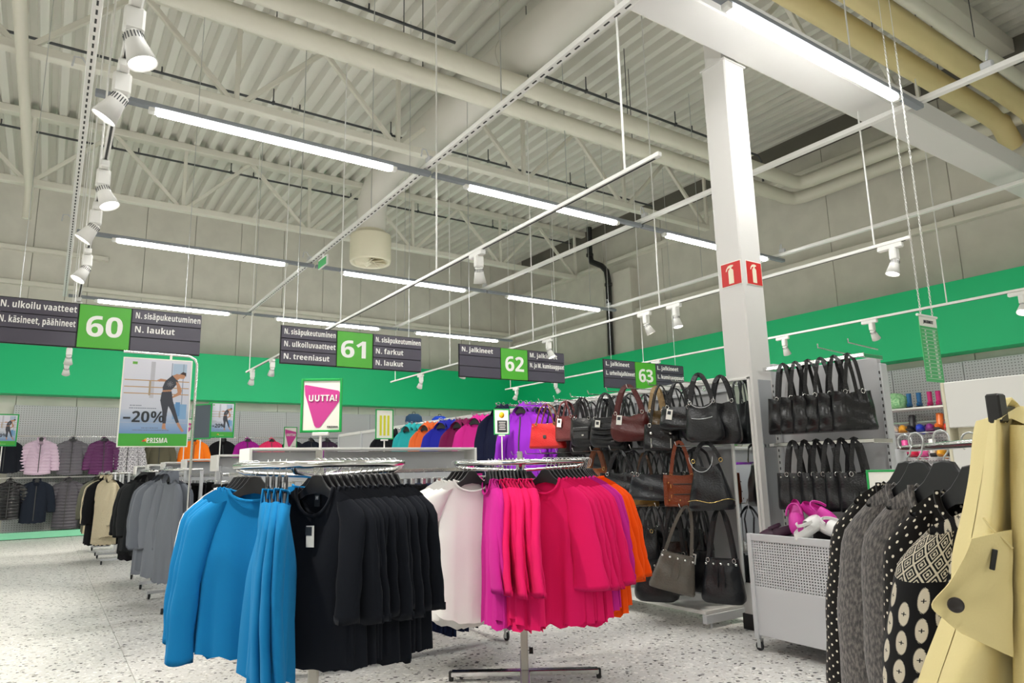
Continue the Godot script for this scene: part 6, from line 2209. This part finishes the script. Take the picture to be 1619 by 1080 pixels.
func yellow_coat(m: Material):
	var root := Vector3(1.405, 1.39, -0.512)
	var t := thing("yellow_coat", "pale yellow trench coat with a dark button at the right edge of the picture", "coat", root)
	var side := [
		[Vector3(1.429, 1.371, -0.551), Vector3(1.344, 1.364, -0.512), Vector3(1.326, 1.363, -0.5), Vector3(1.382, 1.367, -0.51), Vector3(1.404, 1.367, -0.508)],
		[Vector3(1.426, 1.339, -0.56), Vector3(1.343, 1.334, -0.519), Vector3(1.328, 1.333, -0.505), Vector3(1.385, 1.336, -0.515), Vector3(1.407, 1.336, -0.512)],
		[Vector3(1.426, 1.271, -0.576), Vector3(1.346, 1.27, -0.532), Vector3(1.334, 1.27, -0.515), Vector3(1.391, 1.271, -0.525), Vector3(1.414, 1.271, -0.522)],
		[Vector3(1.421, 1.191, -0.597), Vector3(1.346, 1.196, -0.548), Vector3(1.338, 1.197, -0.529), Vector3(1.397, 1.195, -0.538), Vector3(1.421, 1.194, -0.535)],
		[Vector3(1.414, 1.118, -0.618), Vector3(1.344, 1.127, -0.565), Vector3(1.341, 1.129, -0.542), Vector3(1.402, 1.125, -0.551), Vector3(1.428, 1.123, -0.546)],
		[Vector3(1.417, 1.044, -0.633), Vector3(1.347, 1.057, -0.579), Vector3(1.345, 1.061, -0.555), Vector3(1.407, 1.054, -0.563), Vector3(1.435, 1.052, -0.557)],
		[Vector3(1.405, 0.981, -0.655), Vector3(1.342, 0.999, -0.595), Vector3(1.345, 1.003, -0.568), Vector3(1.411, 0.995, -0.574), Vector3(1.441, 0.992, -0.566)],
		[Vector3(1.388, 0.898, -0.686), Vector3(1.322, 0.92, -0.627), Vector3(1.334, 0.925, -0.593), Vector3(1.409, 0.914, -0.594), Vector3(1.449, 0.91, -0.579)],
		[Vector3(1.375, 0.788, -0.722), Vector3(1.308, 0.814, -0.66), Vector3(1.33, 0.821, -0.619), Vector3(1.412, 0.805, -0.616), Vector3(1.46, 0.8, -0.597)],
		[Vector3(1.38, 0.63, -0.754), Vector3(1.314, 0.664, -0.689), Vector3(1.338, 0.674, -0.646), Vector3(1.424, 0.653, -0.642), Vector3(1.475, 0.647, -0.621)],
	]
	var front := [
		[Vector3(1.362, 1.355, -0.496), Vector3(1.343, 1.352, -0.466), Vector3(1.41, 1.353, -0.458), Vector3(1.425, 1.351, -0.423), Vector3(1.541, 1.353, -0.418)],
		[Vector3(1.365, 1.325, -0.501), Vector3(1.345, 1.323, -0.471), Vector3(1.412, 1.323, -0.462), Vector3(1.428, 1.322, -0.428), Vector3(1.544, 1.322, -0.422)],
		[Vector3(1.371, 1.261, -0.511), Vector3(1.351, 1.262, -0.481), Vector3(1.419, 1.26, -0.472), Vector3(1.434, 1.259, -0.438), Vector3(1.551, 1.256, -0.433)],
		[Vector3(1.378, 1.187, -0.523), Vector3(1.358, 1.19, -0.492), Vector3(1.426, 1.186, -0.484), Vector3(1.441, 1.187, -0.449), Vector3(1.558, 1.18, -0.445)],
		[Vector3(1.385, 1.112, -0.534), Vector3(1.365, 1.117, -0.504), Vector3(1.433, 1.112, -0.496), Vector3(1.447, 1.114, -0.461), Vector3(1.565, 1.103, -0.457)],
		[Vector3(1.392, 1.038, -0.546), Vector3(1.372, 1.045, -0.515), Vector3(1.44, 1.038, -0.508), Vector3(1.454, 1.041, -0.473), Vector3(1.573, 1.026, -0.47)],
		[Vector3(1.399, 0.964, -0.558), Vector3(1.379, 0.973, -0.527), Vector3(1.447, 0.964, -0.52), Vector3(1.461, 0.968, -0.484), Vector3(1.58, 0.95, -0.482)],
		[Vector3(1.408, 0.879, -0.572), Vector3(1.387, 0.891, -0.54), Vector3(1.455, 0.879, -0.533), Vector3(1.469, 0.885, -0.498), Vector3(1.588, 0.862, -0.496)],
		[Vector3(1.418, 0.772, -0.589), Vector3(1.397, 0.788, -0.556), Vector3(1.465, 0.773, -0.55), Vector3(1.479, 0.781, -0.514), Vector3(1.599, 0.753, -0.513)],
		[Vector3(1.429, 0.656, -0.607), Vector3(1.408, 0.674, -0.575), Vector3(1.476, 0.657, -0.569), Vector3(1.49, 0.667, -0.532), Vector3(1.61, 0.633, -0.533)],
	]
	var flap := [
		[Vector3(1.272, 1.17, -0.543), Vector3(1.289, 1.172, -0.538), Vector3(1.307, 1.174, -0.533), Vector3(1.325, 1.176, -0.528), Vector3(1.343, 1.178, -0.523), Vector3(1.361, 1.18, -0.517)],
		[Vector3(1.264, 1.137, -0.556), Vector3(1.284, 1.139, -0.549), Vector3(1.304, 1.141, -0.542), Vector3(1.324, 1.144, -0.536), Vector3(1.344, 1.146, -0.529), Vector3(1.365, 1.148, -0.522)],
		[Vector3(1.247, 1.099, -0.576), Vector3(1.271, 1.101, -0.567), Vector3(1.295, 1.103, -0.557), Vector3(1.319, 1.105, -0.548), Vector3(1.343, 1.107, -0.538), Vector3(1.368, 1.109, -0.528)],
		[Vector3(1.227, 1.064, -0.597), Vector3(1.256, 1.065, -0.585), Vector3(1.284, 1.065, -0.573), Vector3(1.313, 1.066, -0.56), Vector3(1.342, 1.067, -0.548), Vector3(1.372, 1.068, -0.535)],
		[Vector3(1.247, 1.039, -0.589), Vector3(1.272, 1.036, -0.58), Vector3(1.298, 1.032, -0.571), Vector3(1.323, 1.028, -0.562), Vector3(1.349, 1.024, -0.553), Vector3(1.376, 1.02, -0.543)],
		[Vector3(1.271, 1.017, -0.578), Vector3(1.293, 1.008, -0.573), Vector3(1.315, 0.998, -0.568), Vector3(1.337, 0.988, -0.562), Vector3(1.359, 0.978, -0.557), Vector3(1.381, 0.968, -0.551)],
	]
	for q in [[side, "side_panel", 0.004, Vector3(0.012, 0, -0.006)], [front, "front_panel", 0.003, Vector3(0.012, 0, -0.006)], [flap, "storm_flap", 0.002, Vector3(0.004, 0, -0.003)]]:
		var o := obj(q[1], thick_sheet(smooth_sheet(q[0], 5, q[2], 3), q[3]), m, t)
		o.position = -root
	# far side of the coat
	var far := []
	for row in side:
		far.append([row[0], (row[0] as Vector3) + Vector3(0.09, 0.0, -0.06), (row[4] as Vector3) + Vector3(0.16, 0.0, -0.07), (row[4] as Vector3) + Vector3(0.2, 0, 0.08)])
	var o2 := obj("back_panel", thick_sheet(smooth_sheet(far, 4, 0.004, 5), Vector3(-0.008, 0, 0.004)), m, t)
	o2.position = -root
	var b := MB.new()
	b.strap([Vector3(-0.045, -0.03, 0.0), Vector3(-0.03, 0.0, 0), Vector3(-0.005, 0.012, 0), Vector3(0.02, 0.0, 0), Vector3(0.03, -0.05, 0.02), Vector3(0.035, -0.1, 0.03)], Vector3(0.5, 0, 0.85), 0.02, 0.004)
	obj("hanging_loop", b.done(), m, t)
	b = MB.new()
	var ring := PackedVector3Array()
	for q in [side[0][0], side[0][2], side[0][4], front[0][1], front[0][2], front[0][3], front[0][4], far[0][3], far[0][2], far[0][1]]:
		ring.append((q as Vector3) - root)
	b.fan(ring, Vector3(0.025, 0.0, 0.01), 0)
	obj("shoulders", b.done(), m, t)
	b = MB.new()
	b.lathe([[0.0, 0.002], [0.008, 0.002], [0.0095, 0.004], [0.0115, 0.004], [0.0125, 0.0], [0.0, 0.0]], 20, Transform3D(Basis(Vector3.RIGHT, PI / 2), Vector3.ZERO))
	var bt := obj("button", b.done(), hexm("2a2422", 0.3), t)
	bt.transform = Transform3D(Basis(Vector3.UP, deg_to_rad(-60)), Vector3(1.252, 1.065, -0.572) - root)
	b = MB.new()
	b.box(Vector3.ZERO, Vector3(0.008, 0.034, 0.004), Basis(Vector3.FORWARD, 0.25), 0.001)
	bt = obj("stitched_tab", b.done(), M.black, t)
	bt.transform = Transform3D(Basis(Vector3.UP, deg_to_rad(-60)), Vector3(1.318, 1.134, -0.534) - root)
	# yoke seam and flap fold
	b = MB.new()
	b.tube([Vector3(1.33, 1.2, -0.545) - root, Vector3(1.325, 1.185, -0.535) - root, Vector3(1.345, 1.165, -0.525) - root, Vector3(1.36, 1.15, -0.52) - root], 0.0022, 5)
	obj("yoke_seam", b.done(), m, t)
